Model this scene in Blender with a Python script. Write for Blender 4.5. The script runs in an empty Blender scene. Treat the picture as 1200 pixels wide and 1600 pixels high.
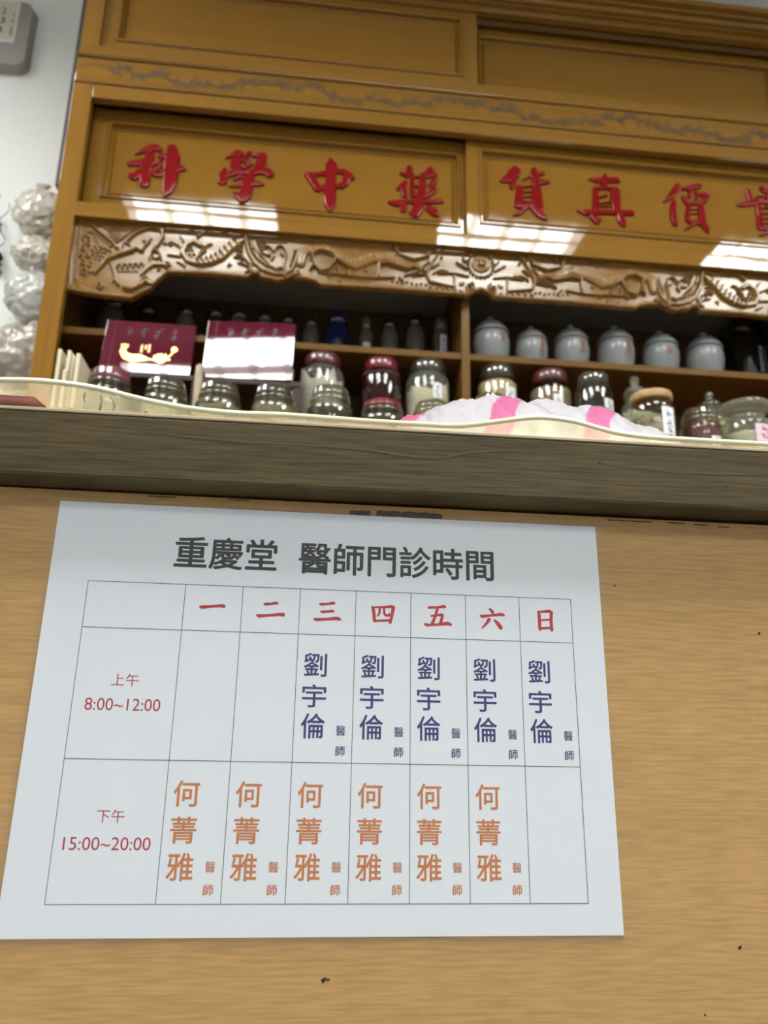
import bpy, bmesh, math, random
import numpy as np
from mathutils import Matrix, Vector, noise

C = bpy.context.scene.collection
SC = bpy.context.scene
# ------------------------------------------------------------------ camera
FPX = 1216.0                       # focal length in pixels of the 1200x1600 frame
Z0 = 0.80                          # height of the poster's lower edge above the floor
YAW, PITCH, ROLL = 0.10453975, 0.27127474, 0.01803197
def cam_axes(yaw, pitch, roll):
    cy, sy, cp, sp = math.cos(yaw), math.sin(yaw), math.cos(pitch), math.sin(pitch)
    f = Vector((sy * cp, cy * cp, sp)); r = Vector((cy, -sy, 0)); u = r.cross(f)
    c, s = math.cos(roll), math.sin(roll)
    return c * r + s * u, -s * r + c * u, f
CR, CU, CF = cam_axes(YAW, PITCH, ROLL)
CAM = Vector((0.13141131, -0.40969823, 0.09522041 + Z0))
cd = bpy.data.cameras.new('camera'); cam = bpy.data.objects.new('camera', cd); C.objects.link(cam)
cam.matrix_world = Matrix.Translation(CAM) @ Matrix((CR, CU, -CF)).transposed().to_4x4()
cd.sensor_fit = 'VERTICAL'; cd.sensor_height = 36.0; cd.lens = FPX / 1600 * 36.0
cd.clip_start = 0.02; cd.clip_end = 50
cd.dof.use_dof = True; cd.dof.focus_distance = 0.45; cd.dof.aperture_fstop = cd.lens / 2.3
SC.camera = cam
# ------------------------------------------------------------------ world: daylight from the open shop front
w = bpy.data.worlds.new('daylight'); SC.world = w; w.use_nodes = True
w.node_tree.nodes['Background'].inputs[0].default_value = (0.86, 0.93, 1.0, 1)
w.node_tree.nodes['Background'].inputs[1].default_value = 1.05
LAMP_E = 34.0                      # strength of the ceiling fluorescent panels
# ------------------------------------------------------------------ exposure
vs = SC.view_settings
vs.view_transform = 'Standard'; vs.look = 'None'; vs.gamma = 1.0; vs.use_curve_mapping = False
vs.exposure = -0.09
try:
    SC.cycles.use_denoising = True
    SC.cycles.max_bounces = 10; SC.cycles.transparent_max_bounces = 24
    SC.cycles.sample_clamp_indirect = 6.0
except Exception: pass

def X_(px, py, d):
    """ray through a photo pixel, met at distance d in front of the camera (along +y)"""
    px, py, d = float(px), float(py), float(d)
    v = CF + (px - 600) / FPX * CR - (py - 800) / FPX * CU
    return CAM + v * (d / v.y)
def Y(d): return CAM.y + d
def ZR(z): return CAM.z + z        # heights measured from the camera
def XR(x): return CAM.x + x
rnd = random.Random(7)

# ------------------------------------------------------------------ materials
def new_mat(name):
    m = bpy.data.materials.new(name); m.use_nodes = True
    nt = m.node_tree; b = nt.nodes['Principled BSDF']
    return m, nt, b
def simple(name, col, rough=0.5, metal=0.0, coat=0.0, coat_r=0.05, spec=0.5, alpha=1.0, trans=0.0, bump=0.0, bscale=200.0, var=0.0, vscale=20.0):
    m, nt, b = new_mat(name)
    b.inputs['Base Color'].default_value = (*col, 1); b.inputs['Roughness'].default_value = rough
    b.inputs['Metallic'].default_value = metal; b.inputs['Coat Weight'].default_value = coat
    b.inputs['Coat Roughness'].default_value = coat_r; b.inputs['Specular IOR Level'].default_value = spec
    b.inputs['Alpha'].default_value = alpha; b.inputs['Transmission Weight'].default_value = trans
    tc = nt.nodes.new('ShaderNodeTexCoord')
    if bump:
        n = nt.nodes.new('ShaderNodeTexNoise'); n.inputs['Scale'].default_value = bscale; n.inputs['Detail'].default_value = 3
        nt.links.new(tc.outputs['Object'], n.inputs['Vector'])
        bp = nt.nodes.new('ShaderNodeBump'); bp.inputs['Strength'].default_value = bump; bp.inputs['Distance'].default_value = 0.002
        nt.links.new(n.outputs['Fac'], bp.inputs['Height']); nt.links.new(bp.outputs[0], b.inputs['Normal'])
    if var:
        n = nt.nodes.new('ShaderNodeTexNoise'); n.inputs['Scale'].default_value = vscale; n.inputs['Detail'].default_value = 5
        nt.links.new(tc.outputs['Object'], n.inputs['Vector'])
        cr = nt.nodes.new('ShaderNodeValToRGB')
        cr.color_ramp.elements[0].position = 0.3; cr.color_ramp.elements[1].position = 0.7
        cr.color_ramp.elements[0].color = (*[c * (1 - var) for c in col], 1)
        cr.color_ramp.elements[1].color = (*[min(1, c * (1 + var)) for c in col], 1)
        nt.links.new(n.outputs['Fac'], cr.inputs[0]); nt.links.new(cr.outputs[0], b.inputs['Base Color'])
    return m
def wood(name, c0, c1, scale=(3, 3, 60), rough=0.4, coat=0.0, coat_r=0.04, bump=0.05, detail=6, spec=0.5, pos=(0.3, 0.7), wave=0.0, fine=None, fine_amt=0.0):
    m, nt, b = new_mat(name)
    tc = nt.nodes.new('ShaderNodeTexCoord'); mp = nt.nodes.new('ShaderNodeMapping'); mp.inputs['Scale'].default_value = scale
    n = nt.nodes.new('ShaderNodeTexNoise'); n.inputs['Scale'].default_value = 1.0; n.inputs['Detail'].default_value = detail; n.inputs['Roughness'].default_value = 0.6
    cr = nt.nodes.new('ShaderNodeValToRGB')
    cr.color_ramp.elements[0].color = (*c0, 1); cr.color_ramp.elements[1].color = (*c1, 1)
    cr.color_ramp.elements[0].position, cr.color_ramp.elements[1].position = pos
    nt.links.new(tc.outputs['Object'], mp.inputs[0]); nt.links.new(mp.outputs[0], n.inputs['Vector'])
    nt.links.new(n.outputs['Fac'], cr.inputs[0]); nt.links.new(cr.outputs[0], b.inputs['Base Color'])
    b.inputs['Roughness'].default_value = rough; b.inputs['Coat Weight'].default_value = coat; b.inputs['Coat Roughness'].default_value = coat_r; b.inputs['Coat IOR'].default_value = 1.55
    b.inputs['Specular IOR Level'].default_value = spec
    bp = nt.nodes.new('ShaderNodeBump'); bp.inputs['Strength'].default_value = bump; bp.inputs['Distance'].default_value = 0.001
    nt.links.new(n.outputs['Fac'], bp.inputs['Height']); nt.links.new(bp.outputs[0], b.inputs['Normal'])
    if fine:
        m3 = nt.nodes.new('ShaderNodeMapping'); m3.inputs['Scale'].default_value = fine
        n3 = nt.nodes.new('ShaderNodeTexNoise'); n3.inputs['Scale'].default_value = 1.0; n3.inputs['Detail'].default_value = 3
        nt.links.new(tc.outputs['Object'], m3.inputs[0]); nt.links.new(m3.outputs[0], n3.inputs['Vector'])
        r3 = nt.nodes.new('ShaderNodeMapRange'); r3.inputs[1].default_value = 0.35; r3.inputs[2].default_value = 0.65
        r3.inputs[3].default_value = 1 - fine_amt; r3.inputs[4].default_value = 1 + fine_amt * 0.5
        nt.links.new(n3.outputs['Fac'], r3.inputs[0])
        vm = nt.nodes.new('ShaderNodeVectorMath'); vm.operation = 'SCALE'
        nt.links.new(cr.outputs[0], vm.inputs[0]); nt.links.new(r3.outputs[0], vm.inputs['Scale']); nt.links.new(vm.outputs[0], b.inputs['Base Color'])
    if wave:
        n2 = nt.nodes.new('ShaderNodeTexNoise'); n2.inputs['Scale'].default_value = 9.0; n2.inputs['Detail'].default_value = 1
        nt.links.new(tc.outputs['Object'], n2.inputs['Vector'])
        b2 = nt.nodes.new('ShaderNodeBump'); b2.inputs['Strength'].default_value = wave; b2.inputs['Distance'].default_value = 0.01
        nt.links.new(n2.outputs['Fac'], b2.inputs['Height']); nt.links.new(b2.outputs[0], b.inputs['Coat Normal'])
    return m
def thin_glass(name, tint, gloss=1.0, milk=0.0, milkcol=(0.8, 0.8, 0.75), rough=0.02):
    """a thin clear shell: transparent with a Fresnel sheen, and a little of its own body colour"""
    m = bpy.data.materials.new(name); m.use_nodes = True; nt = m.node_tree; nt.nodes.clear()
    out = nt.nodes.new('ShaderNodeOutputMaterial')
    tr = nt.nodes.new('ShaderNodeBsdfTransparent'); tr.inputs[0].default_value = (*tint, 1)
    gl = nt.nodes.new('ShaderNodeBsdfGlossy'); gl.inputs['Roughness'].default_value = rough
    lw = nt.nodes.new('ShaderNodeLayerWeight'); lw.inputs[0].default_value = 0.5
    pw = nt.nodes.new('ShaderNodeMath'); pw.operation = 'POWER'; pw.inputs[1].default_value = 4.0
    nt.links.new(lw.outputs['Facing'], pw.inputs[0])
    fr = nt.nodes.new('ShaderNodeMath'); fr.operation = 'MULTIPLY_ADD'; fr.inputs[1].default_value = 0.9; fr.inputs[2].default_value = 0.045
    nt.links.new(pw.outputs[0], fr.inputs[0])
    mul = nt.nodes.new('ShaderNodeMath'); mul.operation = 'MULTIPLY'; mul.inputs[1].default_value = gloss; mul.use_clamp = True
    nt.links.new(fr.outputs[0], mul.inputs[0])
    mx = nt.nodes.new('ShaderNodeMixShader'); nt.links.new(mul.outputs[0], mx.inputs[0])
    nt.links.new(tr.outputs[0], mx.inputs[1]); nt.links.new(gl.outputs[0], mx.inputs[2])
    last = mx
    if milk:
        df = nt.nodes.new('ShaderNodeBsdfDiffuse'); df.inputs[0].default_value = (*milkcol, 1)
        tl = nt.nodes.new('ShaderNodeBsdfTranslucent'); tl.inputs[0].default_value = (*milkcol, 1)
        m2 = nt.nodes.new('ShaderNodeMixShader'); m2.inputs[0].default_value = 0.5
        nt.links.new(df.outputs[0], m2.inputs[1]); nt.links.new(tl.outputs[0], m2.inputs[2])
        m3 = nt.nodes.new('ShaderNodeMixShader'); m3.inputs[0].default_value = milk
        nt.links.new(mx.outputs[0], m3.inputs[1]); nt.links.new(m2.outputs[0], m3.inputs[2]); last = m3
    nt.links.new(last.outputs[0], out.inputs[0]); m['milkmix'] = 0
    return m
def emit(name, col, e):
    m, nt, b = new_mat(name)
    b.inputs['Base Color'].default_value = (*col, 1)
    b.inputs['Emission Color'].default_value = (*col, 1); b.inputs['Emission Strength'].default_value = e
    return m

HC0, HC1 = (0.215, 0.103, 0.014), (0.275, 0.134, 0.020)
M = {}
M['honey'] = wood('varnished_honey_wood', HC0, HC1, (1.2, 3, 40), 0.45, 1.0, 0.035, 0.02, wave=0.035, spec=0.0)
M['honey_v'] = wood('varnished_honey_wood_upright', HC0, HC1, (40, 3, 1.2), 0.45, 1.0, 0.035, 0.02, wave=0.035, spec=0.0)
M['honey_matt'] = wood('shaded_honey_wood_upright', (0.13, 0.062, 0.010), (0.165, 0.08, 0.013), (40, 3, 1.2), 0.5, 0.08, 0.2, 0.02, spec=0.15)  # honey wood darkened for compartment shade, gloss cut to lose the lamp glint
M['honey_matt_h'] = wood('shaded_honey_wood', (0.12, 0.056, 0.009), (0.15, 0.072, 0.012), (1.2, 3, 40), 0.5, 0.08, 0.2, 0.02, spec=0.15)  # same compartment shade darkened into the shelf wood
M['panel'] = wood('varnished_door_panel', (0.228, 0.107, 0.013), (0.272, 0.131, 0.017), (1.0, 3, 14), 0.45, 0.7, 0.05, 0.01, wave=0.05, spec=0.0)
M['bead'] = simple('dark_moulding_groove', (0.06, 0.022, 0.006), 0.3, coat=1)
M['carved'] = simple('carved_varnished_wood', (0.235, 0.120, 0.030), 0.7, coat=1.0, coat_r=0.05, spec=0.0, bump=0.10, bscale=520, var=0.12, vscale=60)
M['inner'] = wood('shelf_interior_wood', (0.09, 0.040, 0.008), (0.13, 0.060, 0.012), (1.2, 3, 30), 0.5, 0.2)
M['dark'] = simple('near_black_matt', (0.012, 0.009, 0.008), 0.5)
M['grey_board'] = simple('grey_painted_soffit', (0.30, 0.30, 0.28), 0.7)
M['vine'] = simple('faded_vine_inlay', (0.13, 0.080, 0.042), 0.6, coat=0.1, spec=0.1, var=0.2, vscale=80)
M['red'] = simple('red_lacquer', (0.22, 0.005, 0.007), 0.6, spec=0.0, coat=0.55, coat_r=0.06)
M['wall'] = simple('white_painted_plaster', (0.78, 0.79, 0.77), 0.7, bump=0.1, bscale=60)
M['ceiling'] = simple('white_ceiling', (0.62, 0.62, 0.60), 0.8)
M['floor'] = simple('grey_terrazzo', (0.25, 0.23, 0.20), 0.4, var=0.2, vscale=120)
M['lamp_housing'] = simple('white_enamel_housing', (0.35, 0.35, 0.35), 0.4)
M['louvre'] = simple('grey_satin_louvre', (0.12, 0.12, 0.12), 0.4)
M['side_wall'] = simple('grey_beige_side_wall', (0.42, 0.40, 0.36), 0.8)
M['lamp'] = emit('fluorescent_diffuser', (0.98, 1.0, 0.96), LAMP_E)
M['lamp_dim'] = emit('wall_fill_diffuser', (0.98, 1.0, 0.98), LAMP_E * 0.90)  # weaker emission for the fill lamp added by the left wall
M['laminate'] = wood('pale_wood_laminate', (0.405, 0.240, 0.090), (0.475, 0.290, 0.118), (2.0, 3, 85), 0.42, 0.0, bump=0.12, detail=9, spec=0.25, pos=(0.2, 0.8), fine=(45, 3, 650), fine_amt=0.16)
M['board'] = wood('worn_oak_board', (0.062, 0.046, 0.021), (0.102, 0.077, 0.038), (7, 5, 90), 0.55, 0.0, bump=0.25, detail=10, spec=0.15, fine=(30, 3, 700), fine_amt=0.30)
M['board_edge'] = simple('pale_board_edge', (0.42, 0.34, 0.22), 0.5)
M['paper'] = simple('white_print_paper', (0.69, 0.725, 0.775), 0.6)
M['film'] = thin_glass('laminating_film', (1, 1, 1), 0.4, 0.015, (0.8, 0.75, 0.65), 0.12)
M['ink_black'] = simple('black_ink', (0.008, 0.008, 0.008), 0.5)
M['ink_red'] = simple('dark_red_ink', (0.34, 0.010, 0.03), 0.5)
M['ink_red2'] = simple('bright_red_ink', (0.40, 0.012, 0.02), 0.5)
M['ink_purple'] = simple('indigo_ink', (0.030, 0.016, 0.14), 0.5)
M['ink_orange'] = simple('orange_ink', (0.50, 0.165, 0.045), 0.5)
M['ink_line'] = simple('grey_rule_ink', (0.06, 0.065, 0.075), 0.5)
M['tape'] = simple('old_tape_residue', (0.065, 0.038, 0.018), 0.7, var=0.5, vscale=300)
M['pvc_edge'] = simple('cut_plastic_edge', (0.50, 0.47, 0.31), 0.35)
M['ivory'] = wood('ivory_board', (0.62, 0.54, 0.37), (0.72, 0.64, 0.46), (40, 8, 4), 0.5)
M['glass'] = thin_glass('clear_jar_glass', (0.86, 0.90, 0.84), 1.6)
M['glass_green'] = thin_glass('greenish_jar_glass', (0.80, 0.80, 0.70), 2.4, 0.045, (0.42, 0.41, 0.32))
M['glass_dusty'] = thin_glass('dust_clouded_glass', (0.9, 0.9, 0.88), 1.5, 0.18, (0.58, 0.58, 0.54))
M['glass_maroon'] = thin_glass('maroon_tinted_glass', (0.50, 0.28, 0.30), 1.6, 0.08, (0.12, 0.03, 0.04))
M['glass_pale'] = thin_glass('frosted_pale_glass', (0.82, 0.83, 0.74), 1.6, 0.22, (0.56, 0.56, 0.44))
M['glass_rim'] = thin_glass('thick_glass_rim', (0.68, 0.68, 0.57), 3.0, 0.09, (0.40, 0.39, 0.29))
M['lid_plum'] = simple('plum_translucent_lid', (0.16, 0.05, 0.07), 0.12, coat=1)
M['lid_red'] = simple('red_plastic_lid', (0.15, 0.010, 0.018), 0.3, coat=0.6)
M['lid_brown'] = simple('dark_red_brown_lid', (0.10, 0.022, 0.022), 0.3, coat=0.6)
M['cork'] = simple('pale_wooden_lid', (0.44, 0.26, 0.12), 0.5, var=0.15, vscale=60)
M['powder_white'] = simple('cream_white_powder', (0.62, 0.60, 0.50), 0.9, var=0.12, vscale=60)
M['powder_cream'] = simple('cream_powder', (0.62, 0.57, 0.40), 0.9, var=0.1, vscale=60)
M['powder_tan'] = simple('tan_powder', (0.46, 0.33, 0.19), 0.9, var=0.1, vscale=50)
M['powder_brown'] = simple('brown_powder', (0.25, 0.17, 0.10), 0.9, var=0.15, vscale=50)
M['herb_dark'] = simple('dark_dried_herb', (0.045, 0.028, 0.020), 0.8, var=0.8, vscale=90, bump=0.8, bscale=120)
M['herb_olive'] = simple('olive_dried_herb', (0.22, 0.195, 0.12), 0.8, var=0.5, vscale=80, bump=0.8, bscale=100)
M['herb_red'] = simple('red_brown_berries', (0.10, 0.018, 0.012), 0.4, var=0.5, vscale=90, bump=0.8, bscale=120)
M['herb_mix'] = simple('pale_and_dark_slices', (0.30, 0.23, 0.16), 0.8, var=0.7, vscale=70, bump=0.8, bscale=100)
M['label'] = simple('white_paper_label', (0.78, 0.80, 0.82), 0.6)
M['label_pink'] = simple('pink_paper_label', (0.80, 0.52, 0.62), 0.6)
M['label_brown'] = simple('brown_paper_label', (0.22, 0.12, 0.08), 0.6)
M['ink_blue'] = simple('dark_blue_ink', (0.02, 0.03, 0.16), 0.5)
M['porcelain'] = simple('shaded_white_porcelain', (0.215, 0.222, 0.228), 0.25, coat=0.15, spec=0.3)  # white glaze greyed to carry the shelf's shade
M['dark_blue'] = simple('dark_blue_glaze', (0.010, 0.016, 0.06), 0.12, coat=0.8)
M['dark_jar'] = simple('dark_brown_jar', (0.022, 0.017, 0.014), 0.15, coat=0.6)
M['dim_bottle'] = simple('dull_grey_brown_jar', (0.11, 0.095, 0.08), 0.3, coat=0.5)
M['maroon_box'] = simple('glossy_maroon_card', (0.085, 0.006, 0.018), 0.9, spec=0.0, coat=1.0, coat_r=0.03)
M['maroon_box'].node_tree.nodes['Principled BSDF'].inputs['Coat IOR'].default_value = 1.75
M['gold'] = simple('gold_foil_print', (0.95, 0.62, 0.20), 0.25, metal=0.8)
M['gold2'] = simple('pale_gold_print', (0.80, 0.55, 0.25), 0.3, metal=0.5)
M['box_ink'] = simple('dark_print_on_maroon', (0.02, 0.008, 0.015), 0.3)
M['riser'] = simple('dark_stained_step', (0.035, 0.012, 0.010), 0.6)
M['packet'] = simple('beige_kraft_paper', (0.42, 0.34, 0.24), 0.8, var=0.2, vscale=40)
M['device'] = simple('grey_textured_plastic', (0.30, 0.29, 0.27), 0.55, bump=0.3, bscale=700)
M['device_label'] = simple('yellowed_label', (0.60, 0.55, 0.43), 0.5)
M['device_rim'] = simple('white_label_border', (0.66, 0.68, 0.66), 0.5)
M['root'] = simple('dark_dried_root', (0.03, 0.024, 0.020), 0.7)
M['root_pale'] = simple('yellow_brown_root_end', (0.30, 0.24, 0.13), 0.7)

def plastic_bag_mat(name, col, milk):
    m, nt, b = new_mat(name)
    b.inputs['Base Color'].default_value = (*col, 1); b.inputs['Roughness'].default_value = 0.3; b.inputs['Specular IOR Level'].default_value = 0.25
    b.inputs['Coat Weight'].default_value = 0.8; b.inputs['Coat Roughness'].default_value = 0.08
    tc = nt.nodes.new('ShaderNodeTexCoord'); n = nt.nodes.new('ShaderNodeTexNoise'); n.inputs['Scale'].default_value = 22; n.inputs['Detail'].default_value = 4
    nt.links.new(tc.outputs['Object'], n.inputs['Vector'])
    mr = nt.nodes.new('ShaderNodeMapRange'); mr.inputs[1].default_value = 0.35; mr.inputs[2].default_value = 0.65
    mr.inputs[3].default_value = milk - 0.2; mr.inputs[4].default_value = min(1, milk + 0.2)
    nt.links.new(n.outputs['Fac'], mr.inputs[0]); nt.links.new(mr.outputs[0], b.inputs['Alpha'])
    return m
M['bag_cream'] = plastic_bag_mat('creamy_plastic_bag', (0.60, 0.56, 0.48), 0.95)
M['bag_clear'] = plastic_bag_mat('clear_plastic_bag', (0.56, 0.56, 0.54), 0.8)
M['bag_brown'] = plastic_bag_mat('clear_bag_of_brown_slices', (0.42, 0.37, 0.31), 0.85)

def pvc_mat():
    m = bpy.data.materials.new('yellowed_soft_plastic'); m.use_nodes = True; nt = m.node_tree; nt.nodes.clear()
    out = nt.nodes.new('ShaderNodeOutputMaterial')
    tc = nt.nodes.new('ShaderNodeTexCoord')
    tr = nt.nodes.new('ShaderNodeBsdfTransparent'); tr.inputs[0].default_value = (0.93, 0.90, 0.78, 1)
    pr = nt.nodes.new('ShaderNodeBsdfPrincipled'); pr.inputs['Base Color'].default_value = (0.70, 0.66, 0.50, 1); pr.inputs['Roughness'].default_value = 0.12
    tl = nt.nodes.new('ShaderNodeBsdfTranslucent'); tl.inputs[0].default_value = (0.80, 0.76, 0.60, 1)
    m1 = nt.nodes.new('ShaderNodeMixShader'); m1.inputs[0].default_value = 0.55
    nt.links.new(pr.outputs[0], m1.inputs[1]); nt.links.new(tl.outputs[0], m1.inputs[2])
    mp = nt.nodes.new('ShaderNodeMapping'); mp.inputs['Scale'].default_value = (55, 3, 10)
    n = nt.nodes.new('ShaderNodeTexNoise'); n.inputs['Scale'].default_value = 1; n.inputs['Detail'].default_value = 4
    nt.links.new(tc.outputs['Object'], mp.inputs[0]); nt.links.new(mp.outputs[0], n.inputs['Vector'])
    mr = nt.nodes.new('ShaderNodeMapRange'); mr.inputs[1].default_value = 0.4; mr.inputs[2].default_value = 0.72
    mr.inputs[3].default_value = 0.13; mr.inputs[4].default_value = 0.34
    nt.links.new(n.outputs['Fac'], mr.inputs[0])
    mx = nt.nodes.new('ShaderNodeMixShader'); nt.links.new(mr.outputs[0], mx.inputs[0])
    nt.links.new(tr.outputs[0], mx.inputs[1]); nt.links.new(m1.outputs[0], mx.inputs[2])
    nt.links.new(mx.outputs[0], out.inputs[0])
    return m
M['pvc'] = pvc_mat()

def striped_bag():
    m, nt, b = new_mat('white_and_pink_striped_bag')
    tc = nt.nodes.new('ShaderNodeTexCoord'); mp = nt.nodes.new('ShaderNodeMapping')
    mp.inputs['Rotation'].default_value = (0, 0, 0.5)
    wv = nt.nodes.new('ShaderNodeTexWave'); wv.inputs['Scale'].default_value = 5.2; wv.inputs['Distortion'].default_value = 1.4; wv.inputs['Detail Scale'].default_value = 2
    wv.inputs['Phase Offset'].default_value = 2.1
    cr = nt.nodes.new('ShaderNodeValToRGB'); e = cr.color_ramp.elements
    e[0].position = 0.80; e[0].color = (0.40, 0.38, 0.41, 1); e[1].position = 0.86; e[1].color = (0.42, 0.10, 0.22, 1)
    nt.links.new(tc.outputs['Object'], mp.inputs[0]); nt.links.new(mp.outputs[0], wv.inputs['Vector'])
    nt.links.new(wv.outputs['Fac'], cr.inputs[0]); nt.links.new(cr.outputs[0], b.inputs['Base Color'])
    b.inputs['Roughness'].default_value = 0.3
    return m
M['striped'] = striped_bag()

# ------------------------------------------------------------------ object helpers
def tag(o, label=None, cat=None, group=None, kind=None):
    if label: o['label'] = label
    if cat: o['category'] = cat
    if group: o['group'] = group
    if kind: o['kind'] = kind
    return o
def obj(name, me, mat=None, parent=None, smooth=None):
    if isinstance(me, bmesh.types.BMesh):
        bm = me; me = bpy.data.meshes.new(name); bm.normal_update(); bm.to_mesh(me); bm.free()
    if mat is not None:
        for mm in (mat if isinstance(mat, (list, tuple)) else [mat]): me.materials.append(mm)
    o = bpy.data.objects.new(name, me); C.objects.link(o)
    if parent is not None: o.parent = parent
    if smooth is True:
        me.polygons.foreach_set('use_smooth', [True] * len(me.polygons))
    return o
def empty(name, loc=(0, 0, 0), label=None, cat=None, group=None, kind=None, mw=None, parent=None):
    o = bpy.data.objects.new(name, None); C.objects.link(o); o.empty_display_size = 0.02
    if mw is not None: o.matrix_world = mw
    else: o.location = loc
    if parent is not None: o.parent = parent
    return tag(o, label, cat, group, kind)
def box(bm, x0, x1, y0, y1, z0, z1, bev=0.0):
    g = bmesh.ops.create_cube(bm, size=1.0)
    for v in g['verts']:
        v.co = Vector(((x0 + x1) / 2 + v.co.x * (x1 - x0), (y0 + y1) / 2 + v.co.y * (y1 - y0), (z0 + z1) / 2 + v.co.z * (z1 - z0)))
    if bev:
        es = {e for v in g['verts'] for e in v.link_edges}
        bmesh.ops.bevel(bm, geom=list(es), offset=bev, segments=2, affect='EDGES', profile=0.5)
    return bm
def boxo(name, x0, x1, y0, y1, z0, z1, mat, parent=None, bev=0.0):
    """box mesh whose object sits in the parent's frame (world coordinates given; parents here are unrotated)"""
    off = parent.matrix_world.translation if parent is not None else Vector((0, 0, 0))
    bm = bmesh.new(); box(bm, x0 - off.x, x1 - off.x, y0 - off.y, y1 - off.y, z0 - off.z, z1 - off.z, bev)
    return obj(name, bm, mat, parent)
def lathe(profile, seg=40, cx=0, cy=0, cz=0, wob=0.0):
    bm = bmesh.new(); rings = []
    for (r, z) in profile:
        if r < 1e-6: rings.append([bm.verts.new((cx, cy, cz + z))])
        else: rings.append([bm.verts.new((cx + r * math.cos(2 * math.pi * k / seg), cy + r * math.sin(2 * math.pi * k / seg), cz + z)) for k in range(seg)])
    for a, b in zip(rings, rings[1:]):
        for k in range(seg):
            k2 = (k + 1) % seg
            if len(a) == 1 and len(b) == 1: continue
            if len(a) == 1: bm.faces.new((a[0], b[k2], b[k]))
            elif len(b) == 1: bm.faces.new((a[k], a[k2], b[0]))
            else: bm.faces.new((a[k], a[k2], b[k2], b[k]))
    bmesh.ops.recalc_face_normals(bm, faces=bm.faces)
    return bm
def tube(bm, pts, rad, seg=8):
    """round tube through points; rad a number or one per point"""
    pts = [Vector(p) for p in pts]; n = len(pts); rr = rad if isinstance(rad, (list, tuple)) else [rad] * n
    rings = []
    up = Vector((0, 0, 1))
    for i, p in enumerate(pts):
        t = (pts[min(i + 1, n - 1)] - pts[max(i - 1, 0)]).normalized()
        a = t.cross(up)
        if a.length < 1e-3: a = t.cross(Vector((1, 0, 0)))
        a.normalize(); b = t.cross(a)
        rings.append([bm.verts.new(p + (a * math.cos(2 * math.pi * k / seg) + b * math.sin(2 * math.pi * k / seg)) * rr[i]) for k in range(seg)])
    for r0, r1 in zip(rings, rings[1:]):
        for k in range(seg): bm.faces.new((r0[k], r0[(k + 1) % seg], r1[(k + 1) % seg], r1[k]))
    bm.faces.new(rings[0]); bm.faces.new(rings[-1][::-1])
    return bm
# flat ink: strokes of round-ended capsules in the x-z plane at a given y
def ink(strokes, y, f, seg=12):
    """strokes of (x, z, r); f maps (x, z) to metres, r is already metres"""
    bm = bmesh.new(); yk = y
    for st in strokes:
        P = [(*f(a, b), r) for a, b, r in st]
        for (x, z, r) in P:
            yk -= 1.5e-6 if len(strokes) < 90 else 3e-7
            bm.faces.new([bm.verts.new((x + r * math.cos(-2 * math.pi * k / seg), yk, z + r * math.sin(-2 * math.pi * k / seg))) for k in range(seg)][::-1])
        for (x0, z0, r0), (x1, z1, r1) in zip(P, P[1:]):
            dx, dz = x1 - x0, z1 - z0; L = math.hypot(dx, dz)
            if L < 1e-7: continue
            yk -= 1.5e-6 if len(strokes) < 90 else 3e-7
            nx, nz = -dz / L, dx / L
            bm.faces.new([bm.verts.new(c) for c in ((x0 + nx * r0, yk, z0 + nz * r0), (x0 - nx * r0, yk, z0 - nz * r0), (x1 - nx * r1, yk, z1 - nz * r1), (x1 + nx * r1, yk, z1 + nz * r1))])
    return bm
def text_mesh(s, x0, x1, z0, z1, y, bold=0.0, space=1.0):
    """lettering from Blender's built-in font, fitted into a box on the x-z plane"""
    cu = bpy.data.curves.new('lettering', 'FONT'); cu.body = s; cu.size = 1.0; cu.space_character = space
    cu.resolution_u = 4
    o = bpy.data.objects.new('lettering', cu); C.objects.link(o)
    dg = bpy.context.evaluated_depsgraph_get(); dg.update()
    me = bpy.data.meshes.new_from_object(o.evaluated_get(dg))
    bpy.data.objects.remove(o); bpy.data.curves.remove(cu)
    n = len(me.vertices); co = np.zeros(n * 3); me.vertices.foreach_get('co', co); co = co.reshape(-1, 3)
    a, b = co[:, 0].min(), co[:, 0].max(); c, d = co[:, 1].min(), co[:, 1].max()
    X = x0 + (co[:, 0] - a) / (b - a) * (x1 - x0); Z = z0 + (co[:, 1] - c) / (d - c) * (z1 - z0)
    F = []; me.update()
    pol = [list(p.vertices) for p in me.polygons]
    if bold == 0: offs = [(0, 0)]
    else: e = bold * (z1 - z0); X = x0 + e + (X - x0) * (x1 - x0 - 2 * e) / (x1 - x0); Z = z0 + e + (Z - z0) * (z1 - z0 - 2 * e) / (z1 - z0); offs = [(e * math.cos(k * math.pi / 4), e * math.sin(k * math.pi / 4)) for k in range(8)]
    V = np.concatenate([np.stack([X + a_, np.full(n, y - 6e-6 * k_), Z + b_], 1) for k_, (a_, b_) in enumerate(offs)])
    for k in range(len(offs)): F += [[v + k * n for v in p] for p in pol]
    bpy.data.meshes.remove(me); me = bpy.data.meshes.new('lettering'); me.from_pydata(V.tolist(), [], F); me.update()
    return me

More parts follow.
